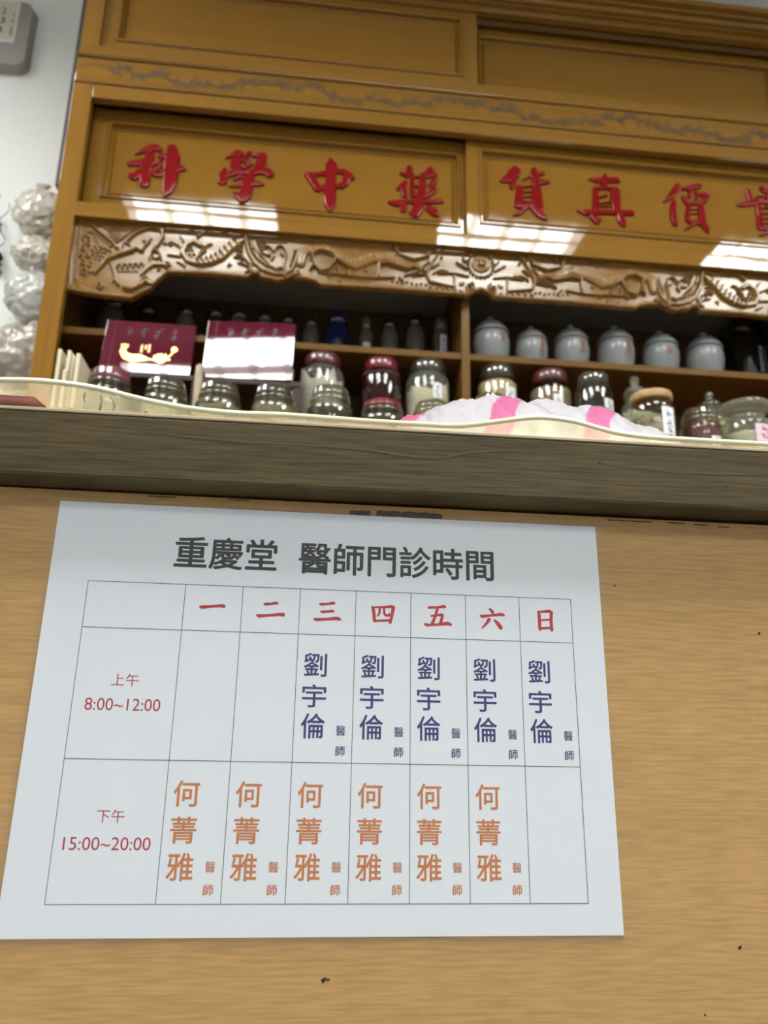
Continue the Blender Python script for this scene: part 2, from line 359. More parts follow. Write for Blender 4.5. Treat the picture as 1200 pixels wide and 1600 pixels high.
# relief carved on the x-z plane: height field over a grid, cut to a mask
def sdf_strokes(XX, ZZ, strokes):
    """positive inside: max over capsules of (r - distance)"""
    S = np.full(XX.shape, -1.0)
    for st in strokes:
        seg = list(zip(st, st[1:])) or [(st[0], st[0])]
        for (x0, z0, r0), (x1, z1, r1) in seg:
            R = max(r0, r1) + 0.004
            i = np.where((XX[0] > min(x0, x1) - R) & (XX[0] < max(x0, x1) + R))[0]
            j = np.where((ZZ[:, 0] > min(z0, z1) - R) & (ZZ[:, 0] < max(z0, z1) + R))[0]
            if not len(i) or not len(j): continue
            sl = np.s_[j[0]:j[-1] + 1, i[0]:i[-1] + 1]
            X, Z = XX[sl], ZZ[sl]; dx, dz = x1 - x0, z1 - z0; L2 = dx * dx + dz * dz + 1e-12
            t = np.clip(((X - x0) * dx + (Z - z0) * dz) / L2, 0, 1)
            S[sl] = np.maximum(S[sl], r0 + (r1 - r0) * t - np.hypot(X - x0 - t * dx, Z - z0 - t * dz))
    return S
def relief_mesh(name, XX, ZZ, H, mask, y, back):
    """faces where all four corners are inside the mask; walls down to y+back along the outline"""
    nz, nx = XX.shape
    cell = mask[:-1, :-1] & mask[1:, :-1] & mask[:-1, 1:] & mask[1:, 1:]
    idx = np.arange(nz * nx).reshape(nz, nx)
    top = np.stack([XX, y - H, ZZ], -1).reshape(-1, 3)
    bot = np.stack([XX, np.full_like(XX, y + back), ZZ], -1).reshape(-1, 3); N = nz * nx
    j, i = np.where(cell)
    F = [np.stack([idx[j, i], idx[j, i + 1], idx[j + 1, i + 1], idx[j + 1, i]], 1)]
    pad = np.pad(cell, 1)
    for dj, di, (a, b) in ((-1, 0, ((0, 0), (0, 1))), (1, 0, ((1, 1), (1, 0))), (0, -1, ((1, 0), (0, 0))), (0, 1, ((0, 1), (1, 1)))):
        out = cell & ~pad[1 + dj:1 + dj + cell.shape[0], 1 + di:1 + di + cell.shape[1]]
        jj, ii = np.where(out)
        A = idx[jj + a[0], ii + a[1]]; B = idx[jj + b[0], ii + b[1]]
        F.append(np.stack([B, A, A + N, B + N], 1))
    F = np.concatenate(F); V = np.concatenate([top, bot])
    used = np.unique(F); remap = np.zeros(len(V), int); remap[used] = np.arange(len(used))
    V = V[used]; F = remap[F]
    me = bpy.data.meshes.new(name)
    me.vertices.add(len(V)); me.vertices.foreach_set('co', V.astype(np.float32).ravel())
    me.loops.add(F.size); me.loops.foreach_set('vertex_index', F.astype(np.int32).ravel())
    me.polygons.add(len(F)); me.polygons.foreach_set('loop_start', np.arange(0, F.size, 4, dtype=np.int32))
    me.polygons.foreach_set('use_smooth', np.ones(len(F), bool))
    me.update(calc_edges=True); me.validate()
    return me
def dome(S, w, h):
    t = np.clip(S / w, 0, 1); return h * np.sqrt(np.clip(1 - (1 - t) ** 2, 0, 1))

# ================================================================== THE ROOM
WALL_Y = Y(1.965); CEIL = ZR(2.25); LAMPZ = ZR(2.15); XL, XRR, YF = -2.3, 3.2, -4.2
def struct(name, *a, **k): return tag(boxo(name, *a, **k), kind='structure')
struct('floor', XL, XRR, YF, WALL_Y, -0.05, 0.0, M['floor'])
struct('ceiling', XL, XRR, YF, WALL_Y, CEIL, CEIL + 0.05, M['ceiling'])
struct('wall_back', XL, XRR, WALL_Y, WALL_Y + 0.1, 0, CEIL, M['wall'])
struct('wall_left', XL - 0.1, XL, YF, WALL_Y + 0.1, 0, CEIL, M['side_wall'])
struct('wall_right', XRR, XRR + 0.1, YF, WALL_Y + 0.1, 0, CEIL, M['side_wall'])

# ceiling lights: recessed fluorescent fittings, three mirrored in the varnish, three added as fill
def ceiling_light(xc, yc, label):
    t = empty('ceiling_light', (xc, yc, CEIL), label, 'lamp', 'fluorescent ceiling lights'); lm = M['lamp'] if yc < 0 else M['lamp_dim']
    bm = bmesh.new(); w2, l2 = 0.335, 0.45; z0 = LAMPZ - CEIL
    for a in ((-w2, -w2 + .01, -l2, l2), (w2 - .01, w2, -l2, l2), (-w2, w2, -l2, -l2 + .01), (-w2, w2, l2 - .01, l2)):
        box(bm, a[0], a[1], a[2], a[3], z0, -0.001)
    obj('housing', bm, M['lamp_housing'], t)
    for k in range(4):
        xk = -0.2475 + 0.165 * k
        bm = bmesh.new(); box(bm, xk - 0.060, xk + 0.060, -l2 + .012, l2 - .012, -0.040, -0.014, 0.004)
        obj('diffuser', bm, lm, t)
    for k in range(3):
        yk = -l2 + 2 * l2 * (k + 1) / 4
        bm = bmesh.new(); box(bm, -w2 + .01, w2 - .01, yk - .0015, yk + .0015, z0 + .002, -0.042)
        obj('louvre_blade', bm, M['louvre'], t)
for (xc, yc, lb) in ((-0.375, -0.44, 'fluorescent ceiling light mirrored in the left end of the cabinet rail'),
                     (0.995, -0.44, 'fluorescent ceiling light mirrored in the cabinet rail under the centre post'),
                     (2.27, -0.44, 'fluorescent ceiling light mirrored in the right end of the cabinet rail'),
                     (-1.45, 0.52, 'added fill light over the wall left of the cabinet'),  # unseen lamp added to brighten the left wall
                     (0.25, -3.1, 'added frontal fill light for the poster, left one'), (1.6, -3.1, 'added frontal fill light for the poster, right one')):  # unseen pair added to light the poster from the front
    ceiling_light(xc, yc, lb)

# ================================================================== THE COUNTER
TILT = Matrix(((0.9999931813, -0.0023728840, 0.0028296155), (0.0022574060, 0.9991915947, 0.0401380277), (-0.0029225709, -0.0401313664, 0.9991901381))).to_4x4()
PM = Matrix.Translation((0, 0, Z0)) @ TILT           # frame of the slanting counter front; poster's lower left corner is its origin
counter = empty('reception_counter', (0.2, 0, 0), 'pale wood counter with a worn dark oak ledge board on top', 'counter')
fp = empty('front_panel', mw=Matrix.Identity(4))
bpy.data.objects.remove(fp)
bm = bmesh.new(); box(bm, -1.2, 1.8, 0.0, 0.02, -0.77, 0.2165)
fp = obj('front_panel', bm, M['laminate']); fp.parent = counter
fp.matrix_parent_inverse = Matrix.Translation((-0.2, 0, 0)); fp.matrix_basis = PM
def counter_part(name, me, mat):
    o = obj(name, me, mat, counter); o.matrix_parent_inverse = Matrix.Translation((-0.2, 0, 0)); o.matrix_basis = PM; return o
CT = Z0 + 0.2556                                     # counter top height
YB = -0.0105                                         # front face of the ledge board
boxo('ledge_board', -1.2, 1.8, YB, 0.60, Z0 + 0.2177, CT - 0.0012, M['board'], counter, 0.0022)
boxo('board_edge_highlight', -1.2, 1.8, YB - 0.0002, YB + 0.012, CT - 0.0018, CT, M['board_edge'], counter, 0.0004)  # highlight along the top edge, put into a thin pale strip
boxo('side_panel', -1.2, -1.18, 0.04, 0.58, 0.0, Z0 + 0.2170, M['laminate'], counter)
boxo('side_panel', 1.78, 1.8, 0.04, 0.58, 0.0, Z0 + 0.2170, M['laminate'], counter)
def on_board(pts, r):
    return [[(X_(a, b, YB - CAM.y).x, X_(a, b, YB - CAM.y).z, r * q) for (a, b), q in zip(pts, [.3] + [1] * (len(pts) - 2) + [.3])]]
M['stain'] = simple('dark_tide_mark', (0.058, 0.042, 0.022), 0.6)
for pts_ in ([(215, 672), (290, 682), (380, 690), (480, 695), (570, 702), (650, 714), (690, 715), (740, 706), (820, 703)], [(930, 724), (1000, 731), (1060, 738), (1130, 741), (1230, 741)]):
    bm = ink(on_board(pts_, .0006), YB - 0.00015, lambda u, v: (u, v))
    bmesh.ops.translate(bm, verts=bm.verts, vec=(-0.2, 0, 0)); obj('tide_mark', bm, M['stain'], counter)
# old tape residue and scratches under the ledge, small nicks in the laminate
def rough_patch(x0, x1, z0, z1, n, seed, y=-0.0002):
    r = random.Random(seed); bm = bmesh.new()
    up = [(x0 + (x1 - x0) * k / n, z1 - r.random() * (z1 - z0) * 0.18) for k in range(n + 1)]
    dn = [(x0 + (x1 - x0) * k / n, z0 + r.random() * (z1 - z0) * 0.30) for k in range(n + 1)]
    for k in range(n):
        bm.faces.new([bm.verts.new((p[0], y, p[1])) for p in (dn[k], dn[k + 1], up[k + 1], up[k])])
    return bm
counter_part('tape_residue', rough_patch(0.1555, 0.1672, 0.2095, 0.2134, 14, 1), M['tape'])
counter_part('tape_residue', rough_patch(0.1704, 0.2078, 0.2095, 0.2140, 40, 2), M['tape'])
for k, (a, b, z) in enumerate(((0.305, 0.332, 0.2150), (0.340, 0.352, 0.2152), (0.357, 0.366, 0.2148), (0.372, 0.379, 0.2140), (0.045, 0.06, 0.2155), (0.088, 0.100, 0.2158))):
    counter_part('scratch', rough_patch(a, b, z - 0.0006, z + 0.0003, 16, 10 + k), M['tape'])
for (a, z, r) in ((0.1498, -0.0182, 0.0010), (0.3566, -0.0061, 0.0008), (0.3888, 0.1518, 0.0007), (0.152, -0.0181, 0.0006), (0.306, 0.176, 0.0005), (0.335, -0.035, 0.0005)):
    counter_part('nick', ink([[(a, z, r), (a + r * 1.2, z + r * 0.8, r * 0.5)]], -0.0003, lambda u, v: (u, v), 8), M['ink_black'])
for (px, py, l) in ((666, 746, 8), (706, 752, 7), (722, 766, 6), (734, 775, 6), (705, 745, 5)):
    p = X_(px, py, YB - CAM.y); boxo('scratch', p.x, p.x + l * 0.00035, YB - 0.0004, YB + 0.0002, p.z, p.z + 0.0004, M['board_edge'], counter)
for (px, py) in ((5, 678), (373, 693), (586, 733), (1027, 732), (1035, 786), (1110, 788), (762, 765)):
    p = X_(px, py, YB - CAM.y); boxo('nick', p.x, p.x + 0.0012, YB - 0.0004, YB + 0.0002, p.z, p.z + 0.0007, M['ink_black'], counter)

# ================================================================== THE POSTER
post = empty('clinic_schedule_poster', mw=PM, label='laminated white sheet with the doctors\' weekly timetable on the counter front', cat='poster')
def pp(name, me, mat):
    o = obj(name, me, mat); o.parent = post; return o
W_, H_ = 0.297, 0.210
bm = bmesh.new(); box(bm, 0, W_, -0.0009, -0.0005, 0, H_); pp('paper_sheet', bm, M['paper'])
bm = bmesh.new(); r = 0.004; x0, x1, z0, z1 = -0.0050, 0.3020, -0.0040, 0.2153
vs_ = []
for cx, cz, a0 in ((x1 - r, z1 - r, 0), (x0 + r, z1 - r, 90), (x0 + r, z0 + r, 180), (x1 - r, z0 + r, 270)):
    for k in range(7):
        a = math.radians(a0 + 15 * k); vs_.append(bm.verts.new((cx + r * math.cos(a), -0.0014, cz + r * math.sin(a))))
bm.faces.new(vs_)
pp('laminating_film', bm, M['film'])
# thin sealed rim of the film, just visible against the wood
YT = -0.00094
mm = lambda u, v: (u * 0.001, v * 0.001)
cols = [20, 70, 100, 130.3, 160.2, 190.1, 220.2, 250.2, 279.7]; rows = [167.1, 142.9, 78.5, 14.2]
L = 0.00017
grid = [[(c, rows[0], L), (c, rows[3], L)] for c in cols] + [[(cols[0], rr, L), (cols[-1], rr, L)] for rr in rows]
pp('table_rules', ink(grid, YT, mm, 6), M['ink_line'])
def ptxt(name, s, x0, x1, z0, z1, mat, bold=0.0):
    return pp(name, text_mesh(s, x0 / 1000, x1 / 1000, z0 / 1000, z1 / 1000, YT, bold), M[mat])
ptxt('title_lettering', '重慶堂', 62.5, 116.9, 175.9, 193.6, 'ink_black', 0.018)
ptxt('title_lettering', '醫師門診時間', 128.6, 236.6, 175.4, 193.2, 'ink_black', 0.018)
ptxt('time_lettering', '上午', 37.8, 51.2, 113.7, 119.9, 'ink_red')
ptxt('time_lettering', '8:00~12:00', 26.3, 63.1, 101.7, 107.7, 'ink_red')
ptxt('time_lettering', '下午', 38.6, 51.6, 49.5, 55.6, 'ink_red')
ptxt('time_lettering', '15:00~20:00', 24.6, 65.1, 37.4, 43.2, 'ink_red')
cw = [130.3, 160.2, 190.1, 220.2, 250.2]
for k, c in enumerate(cw):
    dz = -0.05 * k
    for s, a, b, z0, z1 in (('劉', 3.6, 15.7, 121.0, 133.2), ('宇', 3.5, 15.9, 105.4, 117.1), ('倫', 3.5, 15.8, 90.1, 102.6)):
        ptxt('name_character', s, c + a, c + b, z0 + dz, z1 + dz, 'ink_purple', 0.012)
    for s, a, b, z0, z1 in (('醫', 21.5, 26.4, 91.7, 96.6), ('師', 21.6, 26.4, 81.8, 86.8)):
        ptxt('title_character', s, c + a, c + b, z0 + dz, z1 + dz, 'ink_purple', 0.004 if s == '醫' else 0.016)
for k, c in enumerate([70, 100] + cw[:4]):
    for s, a, b, z0, z1 in (('何', 3.6, 16.1, 57.1, 69.3), ('菁', 3.6, 16.1, 40.5, 52.6), ('雅', 3.4, 16.0, 24.0, 36.5)):
        ptxt('name_character', s, c + a, c + b, z0, z1, 'ink_orange', 0.012)
    for s, a, b, z0, z1 in (('醫', 21.5, 26.3, 27.9, 32.6), ('師', 21.4, 26.2, 17.8, 22.7)):
        ptxt('title_character', s, c + a, c + b, z0, z1, 'ink_orange', 0.004 if s == '醫' else 0.016)
# brush-written weekday characters, drawn stroke by stroke in the plane of the sheet
PMI = PM.inverted()
def on_sheet(px, py):
    d = PMI.to_3x3() @ (CF + (px - 600) / FPX * CR - (py - 800) / FPX * CU); c = PMI @ CAM
    p = c + d * (-c.y / d.y); return p.x, p.z
def weekday(ox, oy, sc, strokes):
    k = 0.000352 * 1.38 / sc
    bm = ink([[(ox + x / sc, oy + y / sc, r * k) for x, y, r in st] for st in strokes], YT, on_sheet)
    return pp('weekday_character', bm, M['ink_red2'])
weekday(280, 930, 4, [[(133, 75, 5), (145, 77, 8), (200, 72, 6), (262, 68, 7), (280, 71, 8), (286, 74, 3)]])
weekday(280, 930, 4, [[(534, 57, 5), (545, 58, 7), (580, 55, 5.5), (605, 51, 7), (617, 54, 4)], [(488, 127, 5), (500, 131, 8), (560, 128, 6), (630, 122, 7), (648, 124, 9), (658, 129, 3)]])
weekday(280, 930, 4, [[(881, 57, 5), (892, 59, 7), (930, 56, 5), (962, 51, 7), (973, 54, 3)], [(888, 104, 5), (900, 106, 6), (930, 103, 5), (958, 101, 6), (966, 104, 3)], [(845, 151, 5), (858, 154, 8), (920, 152, 6), (980, 147, 8), (998, 151, 8), (1009, 157, 3)]])
weekday(560, 930, 3.75, [[(80, 72, 5), (88, 90, 7), (93, 150, 7), (97, 157, 4)], [(85, 73, 4), (140, 72, 4.5), (195, 69, 7), (206, 72, 5)], [(203, 74, 8), (196, 120, 6), (185, 162, 6)], [(97, 152, 5), (185, 149, 5)], [(124, 82, 5), (122, 108, 5), (110, 125, 3)], [(149, 80, 5), (151, 112, 5), (162, 121, 5), (178, 120, 6), (181, 108, 3)]])
weekday(560, 930, 3.75, [[(412, 74, 6), (460, 73, 4.5), (500, 68, 7), (508, 72, 4)], [(462, 76, 6), (450, 122, 6), (430, 172, 7)], [(425, 124, 4), (485, 116, 6), (491, 119, 6), (485, 145, 6), (478, 172, 7)], [(392, 172, 6), (400, 177, 6), (460, 174, 5), (520, 167, 8), (538, 174, 6)]])
weekday(560, 930, 3.75, [[(766, 82, 4), (776, 92, 7), (785, 103, 7)], [(714, 122, 4), (722, 126, 7), (780, 120, 5), (838, 114, 7), (849, 120, 5)], [(763, 145, 8), (750, 165, 6), (722, 194, 3)], [(794, 148, 4), (812, 165, 8), (830, 190, 9), (836, 199, 4)]])
weekday(560, 930, 3.75, [[(1050, 99, 5), (1056, 112, 7), (1060, 195, 7), (1062, 204, 5)], [(1056, 99, 4), (1115, 96, 7), (1129, 103, 6)], [(1127, 104, 7), (1125, 150, 7), (1130, 205, 7)], [(1060, 149, 4), (1125, 145, 4)], [(1062, 196, 5), (1128, 193, 5)]])

# ================================================================== PLASTIC SHEET ON THE COUNTER
sheet_px = [(-260, 612), (-120, 604), (0, 599), (70, 600), (140, 610), (230, 632), (300, 645), (370, 652), (430, 653), (500, 658), (560, 665), (620, 674), (680, 677), (720, 675), (780, 664), (840, 656), (900, 663), (960, 682), (1020, 702), (1060, 711), (1100, 714), (1200, 709), (1330, 712), (1450, 722)]
YS = YB + 0.002
ctrl = [(X_(px, py, YS - CAM.y).x, max(0.0015, X_(px, py, YS - CAM.y).z - CT)) for px, py in sheet_px]
cxs, czs = np.array([c[0] for c in ctrl]), np.array([c[1] for c in ctrl])
def lift(x):
    s = 0
    for o, wgt in ((-0.008, .25), (0, .5), (0.008, .25)): s += wgt * float(np.interp(x + o, cxs, czs))
    return s
def sheet_z(x, y):
    t = min(1.0, max(0.0, (y - YS) / 0.16))
    return CT + 0.0006 + lift(x) * (1 - t) ** 1.6
bm = bmesh.new(); nx, ny = 260, 36; TH = 0.0032
tops, bots = [], []
for j in range(ny + 1):
    yy = YS + 0.50 * (j / ny) ** 1.8
    rt, rb = [], []
    for i in range(nx + 1):
        xx = -0.33 + 1.02 * i / nx
        zz = sheet_z(xx, yy) + 0.0006 * noise.noise(Vector((xx * 25, yy * 18, 3))) * min(1, lift(xx) / .01)
        zz = max(zz, CT + 0.0016 if xx < 0.0 else CT + 0.0006)
        rb.append(bm.verts.new((xx, yy, zz - 0.0))); rt.append(bm.verts.new((xx, yy, zz + TH)))
    tops.append(rt); bots.append(rb)
for j in range(ny):
    for i in range(nx):
        bm.faces.new((tops[j][i], tops[j][i + 1], tops[j + 1][i + 1], tops[j + 1][i]))
        bm.faces.new((bots[j][i + 1], bots[j][i], bots[j + 1][i], bots[j + 1][i + 1]))
for i in range(nx):
    f = bm.faces.new((bots[0][i], bots[0][i + 1], tops[0][i + 1], tops[0][i])); f.material_index = 1
for j in range(ny):
    bm.faces.new((bots[j][0], tops[j][0], tops[j + 1][0], bots[j + 1][0])); bm.faces.new((bots[j][nx], bots[j + 1][nx], tops[j + 1][nx], tops[j][nx]))
sheet = obj('plastic_table_cover', bm, [M['pvc'], M['pvc_edge']], smooth=True)
tag(sheet, 'yellowed clear soft plastic sheet with a wavy lifted edge on the counter ledge', 'table cover')
def on_cover(px, py):
    d = YS - CAM.y
    for _ in range(400):
        p = X_(px, py, d)
        if p.z >= sheet_z(p.x, p.y) - 0.0006 or d > 0.6: break
        d += 0.0006
    return X_(px, py, d - 0.0008)
bm = bmesh.new()
for st in ([(698, 682), (694, 685), (699, 689), (697, 694)], [(707, 683), (709, 684)], [(693, 677.5), (698, 676.5)], [(705, 677), (710, 677.5)]):
    tube(bm, [on_cover(*p) if p[1] > 680 else X_(*p, YS - CAM.y - 0.0004) for p in st], 0.00045, 6)
o = obj('handwritten_mark', bm, M['ink_black'], sheet)

M['crease'] = simple('whitened_crease', (0.75, 0.74, 0.66), 0.4)
for st in ([(133, 612), (131, 620), (133, 628)], [(157, 616), (159, 624), (156, 640), (158, 648)], [(172, 618), (177, 626), (179, 634), (176, 644)], [(225, 640), (229, 643), (226, 648)], [(272, 648), (275, 656), (274, 661)], [(315, 656), (318, 658), (314, 662)], [(362, 660), (360, 666)], [(414, 662), (412, 674)], [(463, 662), (459, 669), (457, 677)], [(506, 663), (504, 676)], [(533, 663), (534, 674), (532, 684)], [(573, 668), (575, 678), (573, 687)], [(588, 671), (592, 676), (589, 684)], [(600, 673), (602, 681)]):
    bm = bmesh.new(); tube(bm, [on_cover(*q) for q in st], [0.0003] + [0.0008] * (len(st) - 2) + [0.0003] if len(st) > 2 else 0.0005, 6)
    obj('crease', bm, M['crease'], sheet, True)

# small pink card lying under the plastic at the left end
bm = bmesh.new()
for zo in (0.0, 0.0008):
    bm.faces.new([bm.verts.new(c) for c in ((-0.2, -0.006, 0.0068 + zo), (-0.016, -0.006, 0.0068 + zo), (-0.010, 0.010, 0.0045 + zo), (-0.010, 0.055, 0.0002 + zo), (-0.2, 0.055, 0.0002 + zo))])
me_o = obj('pink_card', bm, simple('pink_card_paper', (0.75, 0.38, 0.40), 0.6)); me_o.location = (0, 0, CT)
tag(me_o, 'small pink card slipped under the lifted plastic cover at its left end', 'card')

# ================================================================== STRIPED PLASTIC BAG ON THE COUNTER
def bag_height(u):   # u along x in photo px at depth .55
    xs = [600, 625, 660, 700, 740, 770, 810, 850, 900, 940, 975, 1010, 1060]
    ys = [690, 668, 655, 641, 632, 629, 633, 640, 650, 659, 672, 690, 712]
    return np.interp(u, xs, ys)
bm = bmesh.new(); NX, NY = 150, 60; g = []
y0b, y1b, ycr = 0.045, 0.27, 0.135
for j in range(NY + 1):
    t = j / NY; yy = y0b + (y1b - y0b) * t; row = []
    for i in range(NX + 1):
        u = 596 + (1062 - 596) * i / NX
        crest = X_(u, bag_height(u), ycr - CAM.y)
        hx = max(0.0, crest.z - CT - 0.004)
        ta = min(1.0, (u - 596) / 24, (1062 - u) / 75); hx *= math.sin(max(0.0, ta) * math.pi / 2)
        s = (yy - y0b) / (ycr - y0b) if yy < ycr else (y1b - yy) / (y1b - ycr)
        prof = math.sin(min(1, max(0, s)) * math.pi / 2) ** 0.8
        xx = crest.x
        wr = 0.007 * noise.noise(Vector((xx * 60, yy * 26, 1.3))) - 0.006 * abs(noise.noise(Vector((xx * 120, yy * 90, 5))))
        zz = CT + 0.004 + hx * prof + wr * prof * min(1, hx / 0.02)
        zz = max(zz, sheet_z(xx, yy) + TH + 0.0005)
        row.append(bm.verts.new((xx, yy, zz)))
    g.append(row)
for j in range(NY):
    for i in range(NX): bm.faces.new((g[j][i], g[j][i + 1], g[j + 1][i + 1], g[j + 1][i]))
for v in list(bm.verts): pass
bag = obj('striped_plastic_bag', bm, M['striped'], smooth=True)
md = bag.modifiers.new('thickness', 'SOLIDIFY'); md.thickness = 0.0006; md.offset = 1
tag(bag, 'crumpled white and pink striped plastic bag lying on the counter behind the plastic cover', 'bag')

# ================================================================== THE MEDICINE CABINET
D = 1.60
XO0, XO1 = XR(-0.3745 * D), XR(0.8225 * D)           # outer sides
XI0, XI1 = XR(-0.3467 * D), XR(0.7947 * D)           # inner edges of the end stiles
XM = (XO0 + XO1) / 2
YC, YBK = Y(D), Y(1.96)
zt = lambda s, d=D: ZR(s * d)
LEDGE, LOW, SH = ZR(0.55), ZR(0.62), ZR(0.867)
ZTOP = ZR(1.900)
cab = empty('medicine_cabinet', (XM, YBK, 0), 'tall varnished honey-wood medicine cabinet with red lettered sliding doors and a carved frieze', 'cabinet')
bpy.context.view_layer.update()
def cb(name, x0, x1, y0, y1, z0, z1, mat='honey', bev=0.0015): return boxo(name, x0, x1, y0, y1, z0, z1, M[mat], cab, bev)
# end stiles and sides
cb('stile', XO0, XI0, YC, YC + 0.022, LOW - 0.02, ZR(1.842), 'honey_v', 0.0006)
cb('stile', XI1, XO1, YC, YC + 0.022, LOW - 0.02, ZR(1.842), 'honey_v')
cb('side_panel', XO0 + 0.001, XO0 + 0.019, YC + 0.022, YBK, LOW, ZR(1.842), 'honey_v', 0)
cb('side_panel', XO1 - 0.019, XO1 - 0.001, YC + 0.022, YBK, LOW, ZR(1.842), 'honey_v', 0)
cb('edge_strip', XO0 - 0.009, XO0 + 0.001, YC + 0.002, YC + 0.02, ZR(0.7465 * D), ZR(1.842), 'dark', 0)  # near-black strip along the stile's outer edge
# rails
cb('rail', XI0, XI1, YC, YC + 0.022, ZR(1.117), ZR(1.154))                       # sign's lower rail
cb('rail', XI0, XI1, YC + 0.0005, YC + 0.022, ZR(1.446), ZR(1.4845))             # sign's upper rail
cb('vine_band', XO0 + 0.0002, XO1 - 0.0002, YC - 0.003, YC + 0.020, ZR(1.4858), ZR(1.5575), 'honey')
cb('groove_line', XO0 + 0.0002, XO1 - 0.0002, YC - 0.0005, YC + 0.015, ZR(1.4840), ZR(1.4862), 'bead', 0)
bm = bmesh.new(); off = cab.matrix_world.translation
tube(bm, [Vector((XO0, YC - 0.004, ZR(1.5635))) - off, Vector((XO1, YC - 0.004, ZR(1.5635))) - off], 0.0052, 12)
obj('bead_moulding', bm, M['honey'], cab, True)
cb('groove_line', XO0, XO1, YC - 0.0035, YC + 0.015, ZR(1.5565), ZR(1.5595), 'bead', 0)
cb('rail', XO0 + 0.0002, XO1 - 0.0002, YC - 0.0008, YC + 0.022, ZR(1.566), ZR(1.6005))
cb('rail', XI0, XI1, YC + 0.0005, YC + 0.022, ZR(1.842), ZR(1.872))
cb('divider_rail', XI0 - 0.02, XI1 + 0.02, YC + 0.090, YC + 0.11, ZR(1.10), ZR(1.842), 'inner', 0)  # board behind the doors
# cornice
cb('fascia', XO0, XO1, YC - 0.003, YC + 0.02, ZR(1.846), ZR(1.885))
cb('crown_board', XO0 - 0.035, XO1 + 0.035, Y(1.548), YBK, ZR(1.884), ZTOP)
cb('crown_moulding', XO0 - 0.022, XO1 + 0.022, Y(1.562), YC, ZR(1.874), ZR(1.8845), 'honey', 0.003)
bm = bmesh.new()      # twisted rope moulding: two strands winding round each other
n = 1500; xa, xb = XO0 - 0.015, XO1 + 0.015
for ph in (0, math.pi):
    pts = [Vector((xa + (xb - xa) * k / n, Y(1.579) + 0.0052 * math.sin(k * 0.42 + ph), ZR(1.8665) + 0.0052 * math.cos(k * 0.42 + ph))) - off for k in range(n + 1)]
    tube(bm, pts, 0.0058, 6)
obj('rope_moulding', bm, M['honey'], cab, True)
cb('rope_fillet', XO0 - 0.015, XO1 + 0.015, Y(1.583), YC, ZR(1.852), ZR(1.8575), 'honey', 0.001)

# sliding doors ------------------------------------------------------
def frame_sweep(x0, x1, z0, z1, prof):
    """rectangular mitred ring; prof = (inset, y) points"""
    bm = bmesh.new(); loops = []
    for (i, y) in prof:
        loops.append([bm.verts.new(c) for c in ((x0 + i, y, z0 + i), (x1 - i, y, z0 + i), (x1 - i, y, z1 - i), (x0 + i, y, z1 - i))])
    for a, b in zip(loops, loops[1:]):
        for k in range(4): bm.faces.new((a[k], a[(k + 1) % 4], b[(k + 1) % 4], b[k]))
    return bm
def sliding_door(x0, x1, z0, z1, d, sx, st, sb, mw, fw, label):
    """frame of stiles sx wide, top rail st, bottom rail sb; moulding mw, bevel to the field fw"""
    yf = Y(d)
    dr = empty('sliding_door', (0, 0, 0), label, parent=cab); dr.location = Vector(((x0 + x1) / 2, yf, z0)) - off
    bpy.context.view_layer.update(); o2 = dr.matrix_world.translation
    def add(nm, bm, mat, sm=False):
        bmesh.ops.translate(bm, verts=bm.verts, vec=-o2); bmesh.ops.recalc_face_normals(bm, faces=bm.faces); return obj(nm, bm, M[mat], dr, sm)
    for a in ((x0, x0 + sx, z0, z1), (x1 - sx, x1, z0, z1)):
        bm = bmesh.new(); box(bm, a[0], a[1], yf, yf + 0.018, a[2], a[3], 0.001); add('door_stile', bm, 'honey_v')
    for a in ((x0 + sx, x1 - sx, z0, z0 + sb), (x0 + sx, x1 - sx, z1 - st, z1)):
        bm = bmesh.new(); box(bm, a[0], a[1], yf + 0.0001, yf + 0.018, a[2], a[3], 0.001); add('door_rail', bm, 'honey')
    ix0, ix1, iz0, iz1 = x0 + sx, x1 - sx, z0 + sb, z1 - st
    prof = [(0, yf), (0.0008, yf - 0.003), (0.003, yf - 0.0045), (0.0055, yf - 0.0045), (0.0078, yf - 0.002), (mw * 0.62, yf + 0.006), (mw * 0.75, yf + 0.010), (mw, yf + 0.0125)]
    add('moulding', frame_sweep(ix0, ix1, iz0, iz1, prof), 'honey', False)
    fi = mw + fw
    bm = frame_sweep(ix0, ix1, iz0, iz1, [(mw - 0.001, yf + 0.014), (mw, yf + 0.0125), (fi - 0.0022, yf + 0.0095), (fi - 0.0016, yf + 0.0112), (fi - 0.0006, yf + 0.0112), (fi, yf + 0.0085)])
    bm.faces.new([bm.verts.new(c) for c in ((ix0 + fi, yf + 0.0085, iz0 + fi), (ix1 - fi, yf + 0.0085, iz0 + fi), (ix1 - fi, yf + 0.0085, iz1 - fi), (ix0 + fi, yf + 0.0085, iz1 - fi))])
    bmesh.ops.remove_doubles(bm, verts=bm.verts, dist=1e-6)
    add('door_panel', bm, 'panel')
    return dr, o2, yf + 0.0085
dl = sliding_door(XI0 - 0.008, XR(0.392), ZR(1.135), ZR(1.462), 1.652, XR(-0.523) - (XI0 - 0.008), 0.035, 0.071, 0.013, 0.008, 'door lettered 科學中藥')
drr = sliding_door(XR(0.364), XI1 + 0.008, ZR(1.135), ZR(1.460), 1.630, 0.033, 0.032, 0.070, 0.014, 0.010, 'door lettered 貨真價實')
sliding_door(XI0 - 0.006, XR(0.394), ZR(1.590), ZR(1.856), 1.612, 0.0395, 0.034, 0.040, 0.012, 0.007, 'upper left plain door')
sliding_door(XR(0.366), XI1 + 0.006, ZR(1.590), ZR(1.848), 1.642, 0.036, 0.043, 0.028, 0.013, 0.007, 'upper right plain door')
